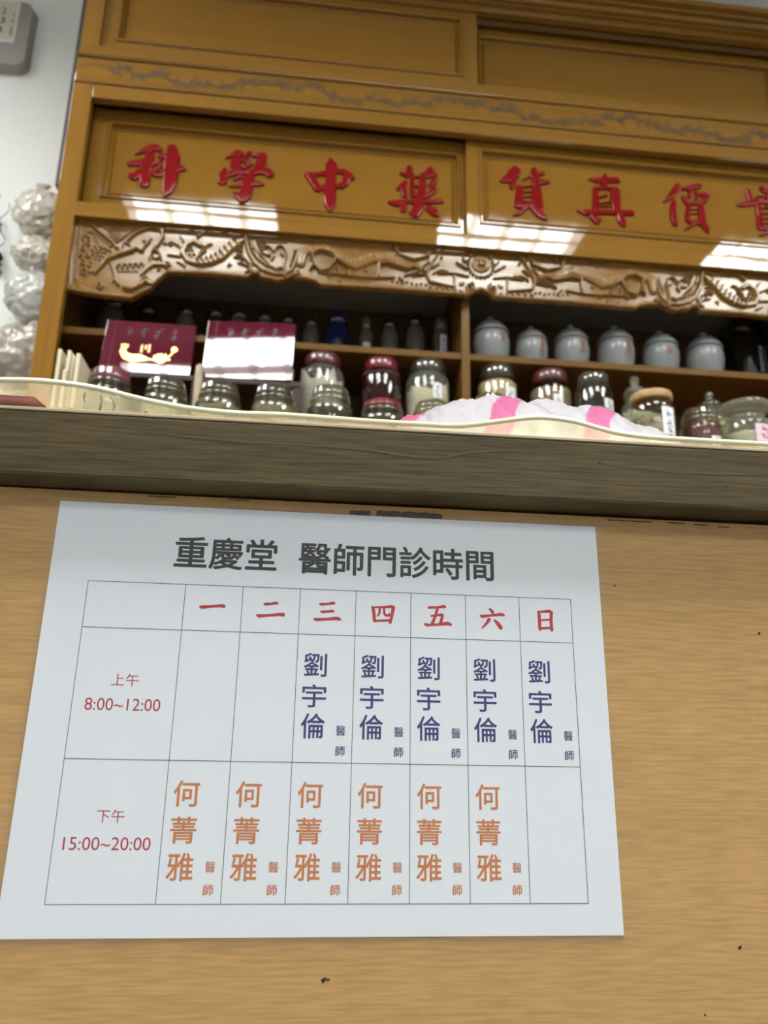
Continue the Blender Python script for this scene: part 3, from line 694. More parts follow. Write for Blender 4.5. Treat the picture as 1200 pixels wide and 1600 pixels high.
cb('track', XI0, XI1, Y(1.655), Y(1.659), ZR(1.80), ZR(1.842), 'inner', 0)
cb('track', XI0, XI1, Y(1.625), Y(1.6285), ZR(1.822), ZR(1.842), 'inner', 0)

# raised red characters, brush strokes traced as (x, y, radius) in photo crops and laid on the door panels
CH = {
 '科': ((190, 215), 10, 0, [[(210,265,8),(350,195,40),(450,155,48),(530,150,55),(590,185,42)],[(440,200,55),(430,340,72),(390,470,85),(365,600,75),(355,715,68)],[(125,410,40),(260,390,55),(420,380,60)],[(150,590,45),(205,620,50),(300,540,70)],[(600,285,34),(640,290,48),(700,290,40)],[(700,330,30),(700,520,40),(600,580,42),(530,570,48),(470,520,22),(470,440,18),(520,400,30),(600,350,30)],[(570,400,30),(600,440,30),(560,500,28)],[(785,170,68),(800,300,95),(785,500,100),(750,700,95),(715,830,70),(680,905,25)],[(830,490,75),(930,475,52),(965,490,32)]]),
 '學': ((330, 225), 10.909, 0, [[(240,245,8),(350,190,30),(450,150,55),(510,160,45)],[(440,180,65),(410,300,70),(400,420,75)],[(660,150,38),(570,230,30),(520,290,24)],[(600,290,48),(650,360,30),(560,400,40)],[(560,250,22),(700,350,24)],[(880,200,60),(840,330,78),(810,450,72)],[(230,430,30),(200,540,75),(190,630,70)],[(240,540,50),(400,490,48),(640,480,35),(760,470,60),(900,450,60),(990,500,75)],[(720,200,34),(850,180,40)],[(480,395,18),(480,300,18),(560,215,22)],[(690,490,55),(640,600,85),(610,750,90),(580,870,92),(530,930,78),(440,890,40)],[(320,718,15),(420,715,32),(550,680,38)],[(690,680,45),(820,672,46),(885,690,22)],[(370,828,8),(480,840,20)],[(400,600,30),(500,560,34)]]),
 '中': ((465, 240), 12, 0, [[(620,120,42),(640,220,100),(630,400,88),(610,600,95),(605,800,108),(605,950,90),(605,1080,25)],[(160,390,38),(240,420,80),(310,540,70),(380,650,75)],[(250,400,55),(400,385,40),(560,365,60),(750,330,50),(860,340,60),(960,410,75),(1030,460,42)],[(930,450,72),(890,560,62),(820,600,60)],[(400,650,55),(600,620,55),(820,600,52)]]),
 '藥': ((600, 250), 12, 0, [[(480,140,50),(480,250,66),(430,280,55),(320,250,28)],[(480,250,66),(540,330,42)],[(870,160,45),(850,240,80),(950,270,50),(750,290,70)],[(400,410,40),(345,500,65),(270,540,38)],[(375,560,55),(390,660,52)],[(530,330,42),(530,500,42),(540,660,42)],[(730,300,60),(725,480,66),(700,640,72),(660,780,90),(640,900,90),(590,1010,80)],[(940,400,55),(880,470,50),(940,560,58),(880,620,48),(790,690,36)],[(600,490,34),(680,490,34)],[(570,310,26),(690,320,30)],[(600,660,30),(680,670,30)],[(110,790,36),(230,810,68),(400,780,45),(600,770,48),(850,785,46),(1050,770,45),(1090,790,28)],[(370,850,56),(370,935,56)],[(840,900,58),(920,960,82),(980,1020,56)],[(525,990,46),(590,1020,62)]]),
 '貨': ((770, 250), 12, 1, [[(415,150,52),(400,240,105),(320,330,90),(180,390,48)],[(450,200,70),(350,350,95)],[(385,430,70),(360,510,45)],[(775,180,50),(780,300,62),(810,400,78)],[(560,385,8),(660,325,22),(760,300,38)],[(850,255,45),(935,240,42)],[(850,410,58),(1000,410,52),(1030,410,45)],[(510,520,55),(500,700,75),(480,850,60)],[(820,490,80),(825,700,98),(850,880,100)],[(560,510,20),(760,480,25)],[(560,600,15),(760,595,15)],[(560,690,15),(760,685,15)],[(450,860,40),(600,850,60),(760,830,60)],[(560,770,10),(760,775,20)],[(395,1040,18),(500,990,45),(630,880,45)],[(760,900,60),(880,1010,78),(970,1080,55),(1000,1095,26)]]),
 '真': ((895, 260), 11.43, 1, [[(580,160,40),(575,240,75),(560,370,52)],[(310,225,25),(430,250,55),(600,250,58),(780,240,55),(825,265,26)],[(405,420,48),(415,600,55),(410,780,60)],[(400,395,38),(600,380,35),(750,410,50)],[(755,440,85),(765,620,88),(780,800,78)],[(460,560,18),(600,520,28)],[(480,660,18),(650,640,18)],[(480,720,14),(650,710,20)],[(90,790,18),(220,820,60),(400,825,52),(560,815,48),(700,820,48),(900,830,55),(1050,830,55)],[(340,900,45),(430,975,62),(480,950,40)],[(840,880,60),(880,980,75),(910,1050,45)]]),
 '價': ((1030, 275), 13.33, 1, [[(390,190,55),(360,280,82),(260,410,66),(110,535,22)],[(310,540,50),(290,700,68),(300,880,72),(335,990,60)],[(500,265,36),(650,240,60),(830,205,65)],[(650,300,48),(640,420,42)],[(510,440,55),(570,550,55)],[(820,380,52),(930,380,50),(1000,420,55),(940,510,58),(820,560,45),(640,570,46)],[(770,320,24),(770,480,24)],[(610,620,42),(600,780,48),(595,920,52)],[(870,610,58),(890,800,80),(900,980,82),(980,1080,70),(1010,1150,42)],[(600,700,12),(860,690,16)],[(600,790,12),(860,780,16)],[(600,940,42),(700,970,55),(880,960,60)],[(540,1120,15),(620,1070,30),(720,1010,32)]]),
 '實': ((1120, 275), 15, 1, [[(720,360,70),(760,470,72),(790,600,72)],[(1060,290,68),(1100,340,62),(1250,370,42),(1500,360,60),(1570,470,50)],[(490,680,30),(620,670,62),(780,640,66),(900,620,50),(1250,600,36),(1620,600,50)],[(930,560,60),(965,750,65),(1000,950,70),(1020,1200,80)],[(1390,560,55),(1400,900,70),(1410,1200,75)],[(1180,430,36),(1170,700,30)],[(950,480,26),(1400,480,26)],[(980,760,22),(1400,760,22)],[(1000,880,20),(1400,880,20)],[(1010,1000,20),(1400,1000,20)],[(1020,1110,20),(1400,1110,20)],[(1020,1230,45),(1400,1230,45)],[(1000,1395,18),(1120,1355,40),(1260,1280,46)],[(1340,1280,56),(1480,1370,66),(1540,1420,36)]]),
}
for ch, ((ox, oy), sc, which, strokes) in CH.items():
    dr, o2, yp = (dl, drr)[which]
    dd = yp - CAM.y - 0.003
    S = []
    k = dd / FPX / sc * 1.32
    for st in strokes:
        q = []
        for x, y, r in st:
            p = X_(ox + x / sc, oy + y / sc, dd); q.append((p.x, p.z, r * k))
        S.append(q)
    al = [p for st in S for p in st]
    xa, xb = min(p[0] - p[2] for p in al) - .002, max(p[0] + p[2] for p in al) + .002
    za, zb = min(p[1] - p[2] for p in al) - .002, max(p[1] + p[2] for p in al) + .002
    h = 0.0007
    XX, ZZ = np.meshgrid(np.arange(xa, xb, h), np.arange(za, zb, h))
    SD = sdf_strokes(XX, ZZ, S)
    SD = np.maximum(SD, -0.01)
    me = relief_mesh('raised_character', XX, ZZ, 0.0012 + dome(SD, 0.0042, 0.0052), SD > -0.0002, yp, 0.0005)
    o = obj('raised_character', me, M['red'], dr); o.location = -o2
    o['label'] = 'raised red character ' + ch

# faded vine inlay along the band
S = []; rv = random.Random(5); yv = YC - 0.003
zc = (ZR(1.4858) + ZR(1.5575)) / 2
def vz(x): return zc + 0.014 * math.sin((x - XO0) * 2 * math.pi / 0.44 + 0.6) + 0.004 * math.sin((x - XO0) * 37)
x = XO0 + 0.008; stem = []
while x < XO1 - 0.01: stem.append((x, vz(x), 0.0011 + 0.0006 * rv.random())); x += 0.006
S += [[a, b] for a, b in zip(stem, stem[1:])]
x = XO0 + 0.07
while x < XO1 - 0.03:
    side = 1 if rv.random() > .5 else -1
    for j in range(rv.choice((3, 4, 5))):
        a = math.radians(rv.uniform(15, 75)) * side; l = rv.uniform(0.016, 0.034)
        bx = x + j * 0.006; bz = vz(bx)
        ex, ez = bx + l * math.cos(a), bz + l * math.sin(a)
        ez = min(max(ez, ZR(1.491)), ZR(1.552))
        S.append([(bx, bz, 0.0008), ((bx + ex) / 2, (bz + ez) / 2 + 0.001 * side, 0.0042), (ex, ez, 0.0006)])
    if rv.random() > .5:
        S.append([(x, vz(x), 0.0009), (x - 0.012, vz(x) - side * 0.012, 0.0022), (x - 0.004, vz(x) - side * 0.017, 0.0006)])
    x += rv.uniform(0.018, 0.034)
bm = ink(S, yv - 0.0005, lambda u, v: (u, v), 8); bmesh.ops.translate(bm, verts=bm.verts, vec=-off)
obj('vine_inlay', bm, M['vine'], cab)['label'] = 'faded grey-brown vine and leaf inlay'

# carved frieze ------------------------------------------------------
DF = 1.622
hf = 0.0008
FX0 = XR(-0.3462 * 1.606); FXM = XR(0.2235 * 1.61) + 0.006
p = X_(751, 415, DF); FXM = p.x
FX1 = 2 * FXM - FX0
ZF1 = ZR(1.1175); ZF0 = X_(150, 470, DF).z - 0.006
XX, ZZ = np.meshgrid(np.arange(FX0, FX1, hf), np.arange(ZF0, ZF1, hf))
def crop(ox, oy, sc, strokes, k=1.0):
    out = []
    for st in strokes:
        q = []
        for x, y, r in st:
            p = X_(ox + x / sc, oy + y / sc, DF); q.append((p.x, p.z, r / sc * DF / FPX * 0.92 * k))
        out.append(q)
    return out
mir = lambda L: L + [[(2 * FXM - x, z, r) for x, z, r in st] for st in L]
def arc(cx, cy, R, a0, a1, r, n=14, R2=None):
    R2 = R if R2 is None else R2
    return [(cx + (R + (R2 - R) * t) * math.cos(math.radians(a0 + (a1 - a0) * t)), cy + (R + (R2 - R) * t) * math.sin(math.radians(a0 + (a1 - a0) * t)), r) for t in [i / n for i in range(n + 1)]]
# bottom outline, traced on the left half (px) and mirrored
bo = [(95, 453), (104, 453), (120, 456), (165, 463), (205, 467), (222, 458), (236, 451), (243, 442), (241, 434), (237, 429), (245, 426), (262, 426), (320, 428), (388, 434), (393, 427), (403, 428), (408, 434), (424, 436), (428, 439), (446, 438), (453, 433), (476, 436), (492, 440), (500, 446), (560, 449), (620, 453), (680, 458), (733, 462), (742, 456), (751, 453.5)]
bx = [X_(a, b, DF).x for a, b in bo]; bz = [X_(a, b, DF).z for a, b in bo]
# volute overhangs, so treat the outline as a function of x except near it
xs_f = []; zs_f = []
for a, b in zip(bx, bz):
    if not xs_f or a > xs_f[-1] + 0.0005: xs_f.append(a); zs_f.append(b)
XM_ = np.where(XX > FXM, 2 * FXM - XX, XX)
edge = np.interp(XM_, xs_f, zs_f)
mask = (ZZ > edge) & (XX < XI1 + 0.012)
H = np.zeros_like(XX)
def carve(strokes, w, h, base=0.0, mode='max'):
    global H
    Sd = sdf_strokes(XX, ZZ, mir(strokes)); A = dome(Sd, w, h) + base
    A = A * 1.55; H = np.where(Sd > 0, np.maximum(H, A), H)
def groove(strokes, w, h):
    global H
    Sd = sdf_strokes(XX, ZZ, mir(strokes)); H = H - dome(Sd, w, h)
# border following the lower edge
dist = ZZ - edge
H = np.where((dist > 0) & (dist < 0.009), np.maximum(H, 0.0042 * np.sqrt(np.clip(1 - ((dist - 0.0045) / 0.0046) ** 2, 0, 1))), H)
H = np.where((dist > 0.0005) & (dist < 0.009) & (np.sin(XM_ * 560) > 0.75) & (XM_ > FX0 + .16), H - 0.0014, H)
# left end: frame strip, bird, feathers, peony, cloud ribbon (crop of the photo at 120,330, 6x)
c4 = lambda L, k=1.0: crop(120, 330, 6, L, k); c5 = lambda L, k=1.0: crop(300, 340, 6, L, k)
c6 = lambda L, k=1.0: crop(480, 360, 6, L, k); c7 = lambda L, k=1.0: crop(660, 370, 6, L, k)
carve(c4([[(-30, 60, 34), (-75, 690, 34)]]), .004, .003)
carve(c4([[(40, 90, 8), (-10, 640, 8)]]), .001, .0045)
carve(c4([[(170, 600, 8), (240, 520, 18), (290, 450, 32), (360, 420, 38), (440, 400, 26), (520, 380, 22), (560, 350, 24), (605, 370, 36)]]), .004, .007)
carve(c4([[(640, 330, 14), (705, 262, 5)], [(620, 360, 12), (690, 300, 5)]]), .002, .006)
carve(c4([[(110, 110, 8), (230, 210, 15), (330, 290, 20), (380, 350, 20)]]), .002, .006)
for k in range(6):
    carve(c4([[(150 + 26 * k, 180 + 22 * k, 7), (180 + 26 * k, 270 + 20 * k, 9), (240 + 18 * k, 350 + 8 * k, 7)]]), .0012, .0042)
carve(c4([[(470, 290, 10), (560, 210, 14), (720, 150, 12)]]), .002, .006)
for k in range(8):
    carve(c4([[(380 + 10 * k, 300 - 8 * k, 7), (300 + 38 * k, 215 - 8 * k, 8), (380 + 42 * k, 130 + 2 * k, 6)]]), .0012, .0038)
carve(c4([[(260, 150, 7), (300, 185, 9), (360, 125, 8)], arc(300, 140, 18, 0, 300, 6)]), .001, .004)
carve(c4([[(430, 340, 9), (440, 290, 9), (500, 328, 8)]]), .001, .005)
carve(c4([[(310, 480, 9), (340, 560, 9), (350, 640, 10), (400, 700, 9)], [(350, 640, 8), (330, 680, 7)]]), .001, .0045)
for rr, n_, s_ in ((62, 9, 15), (36, 6, 13)):
    for k in range(n_):
        a = 2 * math.pi * k / n_
        carve(c4([[(205 + rr * math.cos(a), 390 + rr * math.sin(a), s_)]]), .0018, .0040)
carve(c4([[(205, 390, 14)]]), .0015, .005)
for (cx, cy, R, a0, a1) in ((120, 220, 30, 90, 330), (110, 300, 26, 60, 300), (70, 250, 26, 90, 300), (60, 350, 24, 60, 300), (105, 420, 22, 30, 270), (60, 480, 28, 60, 300), (70, 570, 30, 60, 330), (130, 500, 26, 90, 300), (40, 420, 18, 90, 330), (130, 560, 26, 0, 200)):
    carve(c4([arc(cx, cy, R, a0, a1, 8, R2=R * .55)]), .0012, .0040)
carve(c4([[(740, 160, 20), (800, 185, 20), (810, 250, 20), (765, 320, 20), (705, 380, 18), (690, 440, 18), (705, 480, 16)], arc(740, 430, 52, -100, 150, 14, R2=20)]), .0025, .0065)
carve(c4([[(800, 170, 22), (860, 185, 14)]]), .002, .005)
for k in range(5):
    carve(c4([arc(400 + 52 * k, 530 - 3 * k, 24, 150, 380, 9)]), .0012, .0045)
    carve(c4([arc(400 + 40 * k, 560, 12, 0, 180, 5)]), .001, .003)
carve(c4([arc(215, 700, 40, 0, 420, 9, R2=10)]), .0012, .0050)
carve(c4([[(440, 730, 12), (520, 745, 14), (600, 700, 18), (650, 660, 22), (700, 690, 22)], arc(650, 670, 44, 180, 400, 15, R2=34)]), .002, .007)
carve(c4([[(610, 600, 18), (660, 540, 26), (720, 500, 30), (820, 510, 22), (860, 520, 12)], arc(850, 515, 26, 90, 360, 9)]), .002, .006)
for (x_, y_) in ((40, 690), (85, 705), (125, 708), (330, 720), (375, 735)): groove(c4([[(x_, y_, 8)]]), .001, .0015)
# curled dragon
carve(c4([[(1160, 330, 28), (1100, 290, 30), (1025, 325, 30), (995, 400, 32), (1040, 470, 34), (1140, 500, 34)]]), .004, .0065)
carve(c5([[(60, 440, 34), (170, 430, 40), (280, 380, 46), (350, 310, 46), (430, 250, 40), (500, 215, 24)]]), .005, .0070)
for (a, b) in (((880, 290), (965, 340)), ((850, 415), (965, 432)), ((970, 245), (1010, 300)), ((940, 480), (1010, 520))): carve(c4([[(a[0], a[1], 5), (b[0], b[1], 11)]]), .0012, .0055)
carve(c4([[(1150, 250, 8), (1090, 190, 10), (1060, 170, 8)], [(1190, 210, 9), (1130, 250, 9)], [(1130, 440, 9), (1200, 380, 8)]]), .0012, .0055)
carve(c5([[(70, 340, 9), (150, 265, 10), (190, 258, 6)], [(60, 360, 9), (130, 320, 9)], [(50, 190, 10), (140, 135, 10)]]), .0012, .0055)
for (cx, cy) in ((1070, 340), (1050, 370), (1085, 372), (1060, 405), (1100, 410), (1075, 440), (1120, 450)): carve(c4([[(cx, cy, 15)]]), .0018, .0045)
for i in range(9):          # scales on the dragon's back
    for j in range(3):
        t = i / 8; x_ = 60 + 340 * t; y_ = 430 - 10 * t - 190 * t * t
        q = c5([[(x_ + 12 * j - 8, y_ - 26 + 24 * j, 14)]]); carve(q, .002, .0030, base=.0062)
carve(c5([[(400, 380, 9), (450, 375, 10), (500, 400, 12), (555, 455, 12), (545, 505, 12), (500, 520, 8)], [(430, 430, 7), (500, 450, 8), (540, 480, 7)]]), .0012, .006)
carve(c5([[(405, 180, 12), (480, 175, 14)], [(290, 150, 12), (340, 165, 14), (380, 175, 10)]]), .0015, .005)
for k in range(4): carve(c5([[(415, 240 + 40 * k, 7), (445, 232 + 40 * k, 11), (475, 245 + 40 * k, 7)]]), .0015, .0060)
# long coil
carve(c5([[(505, 170, 20), (515, 260, 22), (545, 350, 26), (590, 430, 28), (660, 490, 28), (760, 530, 26), (860, 540, 24), (935, 500, 24), (975, 400, 22), (1000, 320, 22)]]), .004, .0058)
carve(c5([[(550, 230, 18), (580, 320, 24), (625, 390, 24), (700, 450, 20), (790, 485, 18), (840, 480, 14)]]), .003, .0050)
for k in range(9):
    t = k / 8; carve(c5([[(560 + 160 * t, 300 + 150 * t - 10 * math.sin(3 * t), 12)]]), .0016, .0030, base=.0045)
for k in range(7):
    t = k / 6; carve(c5([[(970 - 45 * t, 320 + 140 * t, 12)]]), .0016, .0030, base=.0045)
carve(c5([arc(705, 330, 52, 180, 360, 9)]), .0012, .006); carve(c5([arc(825, 325, 48, 180, 360, 9)]), .0012, .006)
carve(c5([[(690, 340, 30), (720, 355, 26)], [(760, 370, 22), (745, 400, 14)], [(840, 350, 18), (880, 380, 14)]]), .002, .0055)
for k in range(10): carve(c5([[(690 + 21 * k, 195, 6), (694 + 21 * k, 240, 7)]]), .001, .0035)
for k in range(4): carve(c5([[(600 + 12 * k, 230 + 28 * k, 7), (650 + 12 * k, 215 + 28 * k, 8), (690 + 4 * k, 235 + 26 * k, 6)]]), .001, .004)
carve(c5([[(885, 350, 12), (870, 400, 13), (862, 470, 14), (872, 565, 15)]]), .002, .0075)
carve(c5([[(780, 500, 12), (830, 475, 12)], [(950, 545, 14), (1010, 535, 12)]]), .0015, .0055)
# broad dragon body sweeping to the middle
carve(c6([[(-60, 320, 50), (-40, 210, 60), (40, 190, 60), (160, 170, 55), (300, 240, 70), (450, 320, 80), (600, 265, 75), (740, 250, 65), (900, 330, 52), (1040, 350, 34), (1110, 390, 22)]]), .010, .0058)
carve(c6([[(30, 370, 11), (60, 310, 11), (45, 230, 15), (110, 195, 16), (220, 215, 17), (290, 290, 15), (380, 355, 10)]]), .0018, .0085)
carve(c6([[(25, 370, 8), (70, 340, 9), (120, 390, 9), (200, 380, 9), (260, 300, 12), (258, 270, 14)]]), .0012, .0075)
carve(c6([[(110, 400, 10), (240, 415, 9), (450, 440, 9), (620, 455, 9), (820, 450, 9)]]), .0012, .0055)
carve(c6([[(200, 440, 10), (240, 390, 9)]]), .0012, .006)
carve(c6([[(665, 430, 13), (670, 320, 15), (760, 320, 12), (940, 375, 13), (1000, 350, 12)]]), .0015, .008)
carve(c6([[(820, 150, 12), (860, 240, 12), (1000, 285, 13), (1140, 250, 14)], [(905, 150, 10), (905, 190, 12)], [(980, 180, 9), (1180, 185, 9)]]), .0015, .0070)
for k in range(6): carve(c6([[(820 + 20 * k, 240 + 12 * k, 6), (900 + 22 * k, 320 + 8 * k, 7)]]), .001, .0062)
carve(c6([[(910, 435, 7), (1020, 405, 9), (1100, 360, 10)], [(1010, 430, 7), (1100, 420, 9)], [(860, 450, 9), (900, 490, 10)], [(490, 455, 12)]]), .0012, .0065)
for k in range(8): carve(c6([[(800 + 45 * k, 480 + 6 * (k % 3) + 4 * k, 14)]]), .0018, .0045)
carve(c6([[(0, 100, 9), (200, 118, 12), (380, 125, 8)], [(590, 150, 10), (780, 160, 10)]]), .0015, .006)
groove(c6([[(505, 178, 12)]]), .0012, .004)
# around the medallion
carve(c7([[(180, 120, 10), (100, 230, 12), (60, 300, 14), (40, 370, 14), (70, 430, 14), (200, 462, 11), (280, 478, 9)], [(190, 150, 15)], [(180, 200, 16)], [(150, 262, 10), (90, 300, 11)], [(0, 200, 10), (70, 160, 13)], [(0, 290, 10), (60, 240, 10)]]), .0016, .0065)
carve(c7([[(230, 330, 17), (170, 320, 12), (100, 350, 9)], [(150, 352, 10), (300, 350, 10), (430, 378, 9)]]), .0016, .0055)
carve(c7([[(300, 375, 14), (300, 470, 14)], [(345, 120, 8), (200, 115, 9)]]), .0014, .0045)
for (a, b) in (((318, 248), (415, 312)), ((375, 208), (405, 245))): carve(c7([[(a[0], a[1], 7), (b[0], b[1], 9)]]), .0014, .0065)
for k in range(7): carve(c7([[(75 + 58 * k, 478 + 7 * k, 20)]]), .002, .0048)
carve(c7([arc(440, 475, 46, -60, 380, 11, n=26, R2=10)]), .0014, .0062)
carve(c7([[(545, 265, 108)]]), .012, .0058)
for k in range(11):
    a = math.pi / 2 + math.pi * k / 10
    carve(c7([[(547 + 118 * math.cos(a), 262 + 122 * math.sin(a), 18)]]), .002, .0065)
groove(c7([[(545, 265, 92)]]), .003, .0022); carve(c7([[(545, 262, 62)]]), .008, .0062)
for k in range(4):
    a = math.pi / 4 + math.pi / 2 * k; carve(c7([[(545 + 24 * math.cos(a), 262 + 24 * math.sin(a), 17)]]), .002, .0042, base=.0050)
rn = np.random.RandomState(3)
# small cloud scrolls filling the ground between the animals
for k in range(46):
    px_ = rn.uniform(135, 735); base_ = 352 + (px_ - 115) * 0.078; py_ = base_ + rn.uniform(8, 62 if px_ > 245 else 92)
    p_ = X_(px_, py_, DF); i_ = int((p_.x - FX0) / hf); j_ = int((p_.z - ZF0) / hf)
    if 5 < i_ < H.shape[1] - 5 and 5 < j_ < H.shape[0] - 5 and H[j_, i_] < 0.0012 and mask[j_, i_]:
        a0_ = rn.uniform(0, 360); carve(crop(0, 0, 1, [arc(px_, py_, rn.uniform(2.5, 4.5), a0_, a0_ + 300, 1.1, 9, R2=1.2)]), .0012, .0032)
for k in range(26):      # scales and muscle lines along the broad body
    t_ = k / 25; x_ = -40 + 1080 * t_; y_ = np.interp(x_, [-40, 40, 160, 300, 450, 600, 740, 900, 1040], [210, 190, 170, 240, 320, 265, 250, 330, 350])
    groove(c6([arc(x_, y_ - 8, 26, 110, 250, 5, 6)]), .001, .0016)
H += 0.00010 * np.sin(XM_ * 2200 + 0.8 * np.sin(ZZ * 700)) * (H < 0.001)
H += 0.00012 * np.sin(XM_ * 700) * np.sin(ZZ * 900) * (H > 0.001)
# soften one step
Hp = np.pad(H, 1, mode='edge'); H = 0.6 * H + 0.1 * (Hp[:-2, 1:-1] + Hp[2:, 1:-1] + Hp[1:-1, :-2] + Hp[1:-1, 2:])
me = relief_mesh('carved_frieze', XX, ZZ, H, mask, Y(DF) , 0.014)
fo = obj('carved_frieze', me, M['carved'], cab); fo.location = -off
fo['label'] = 'carved frieze with birds and dragons round a beaded medallion'

# shelves of the open compartment --------------------------------------
cb('compartment_top', XI0 - 0.025, XI1 + 0.025, YC + 0.03, Y(1.915), ZR(1.106), ZR(1.116), 'grey_board', 0)
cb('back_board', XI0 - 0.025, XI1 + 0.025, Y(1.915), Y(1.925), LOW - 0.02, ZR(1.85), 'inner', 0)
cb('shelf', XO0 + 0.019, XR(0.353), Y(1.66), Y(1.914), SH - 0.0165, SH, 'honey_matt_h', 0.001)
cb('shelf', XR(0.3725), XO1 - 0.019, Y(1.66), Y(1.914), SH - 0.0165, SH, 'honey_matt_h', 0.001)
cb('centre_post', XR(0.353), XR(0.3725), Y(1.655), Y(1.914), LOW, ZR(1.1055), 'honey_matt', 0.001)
cb('lower_shelf', XO0 + 0.019, XO1 - 0.019, YC + 0.001, Y(1.914), LOW - 0.02, LOW, 'honey', 0.001)
# base cupboard with its work ledge
cb('work_ledge', XO0 - 0.01, XO1 + 0.01, Y(1.36), YBK, LEDGE - 0.03, LEDGE, 'honey', 0.003)
cb('base_carcass', XO0, XO1, Y(1.40), YBK, 0.06, LEDGE - 0.03, 'honey', 0.002)
cb('upstand', XO0, XO1, YC, YC + 0.02, LEDGE, LOW - 0.02, 'honey', 0.001)
cb('plinth', XO0 + 0.01, XO1 - 0.01, Y(1.43), YBK, 0.0, 0.06, 'dark', 0)

# ================================================================== JARS
def patch(R, h0, h1, a0, a1, seg=10):
    bm = bmesh.new(); rows_ = []
    for z in (h0, h1):
        rows_.append([bm.verts.new((R * math.cos(a0 + (a1 - a0) * k / seg), R * math.sin(a0 + (a1 - a0) * k / seg), z)) for k in range(seg + 1)])
    for k in range(seg): bm.faces.new((rows_[0][k], rows_[0][k + 1], rows_[1][k + 1], rows_[1][k]))
    return bm
def label_on(t, R, h0, h1, ang, half, mat='label', inkmat='ink_black', marks=3):
    """paper label facing angle ang (radians, -pi/2 faces the counter)"""
    o = obj('paper_label', patch(R + 0.0009, h0, h1, ang - half, ang + half), M[mat], t)
    bm = bmesh.new(); r_ = random.Random(int(abs(R * 1e5) + h1 * 1e4))
    n_ = marks; step = (h1 - h0) * 0.86 / n_
    for k in range(n_):
        zc_ = h1 - (h1 - h0) * 0.10 - step * (k + 0.5)
        for q in range(5):
            a = ang + r_.uniform(-.35, .35) * half; l = r_.uniform(.10, .25) * half; z = zc_ + r_.uniform(-.38, .38) * step
            w_ = step * 0.07; Rr = R + 0.0013
            if r_.random() > .5: l, w_ = l * .25, step * .26
            bm.faces.new([bm.verts.new((Rr * math.cos(x_), Rr * math.sin(x_), z_)) for x_, z_ in ((a - l, z - w_), (a + l, z - w_), (a + l, z + w_), (a - l, z + w_))])
    obj('label_writing', bm, M[inkmat], o)
def contents_bm(R, h, lump, seed):
    bm = bmesh.new(); seg = 36; rings = []
    prof = [(0.0, 0.004), (R * 0.9, 0.004), (R, 0.012)] + [(R, h * k / 6) for k in range(1, 6) if h * k / 6 > .014] + [(R, h), (R * 0.8, h), (R * 0.55, h), (R * 0.28, h), (0.0, h)]
    for i, (r_, z_) in enumerate(prof):
        if r_ == 0: rings.append([bm.verts.new((0, 0, z_ + (lump * .5 if i else 0)))]); continue
        ring = []
        for k in range(seg):
            a = 2 * math.pi * k / seg; dz = 0
            if z_ >= h - 1e-6: dz = lump * noise.noise(Vector((math.cos(a) * r_ * 60, math.sin(a) * r_ * 60, seed * 3.1)))
            ring.append(bm.verts.new((r_ * math.cos(a), r_ * math.sin(a), z_ + dz)))
        rings.append(ring)
    for a_, b_ in zip(rings, rings[1:]):
        for k in range(seg):
            k2 = (k + 1) % seg
            if len(a_) == 1: bm.faces.new((a_[0], b_[k2], b_[k]))
            elif len(b_) == 1: bm.faces.new((a_[k], a_[k2], b_[0]))
            else: bm.faces.new((a_[k], a_[k2], b_[k2], b_[k]))
    return bm
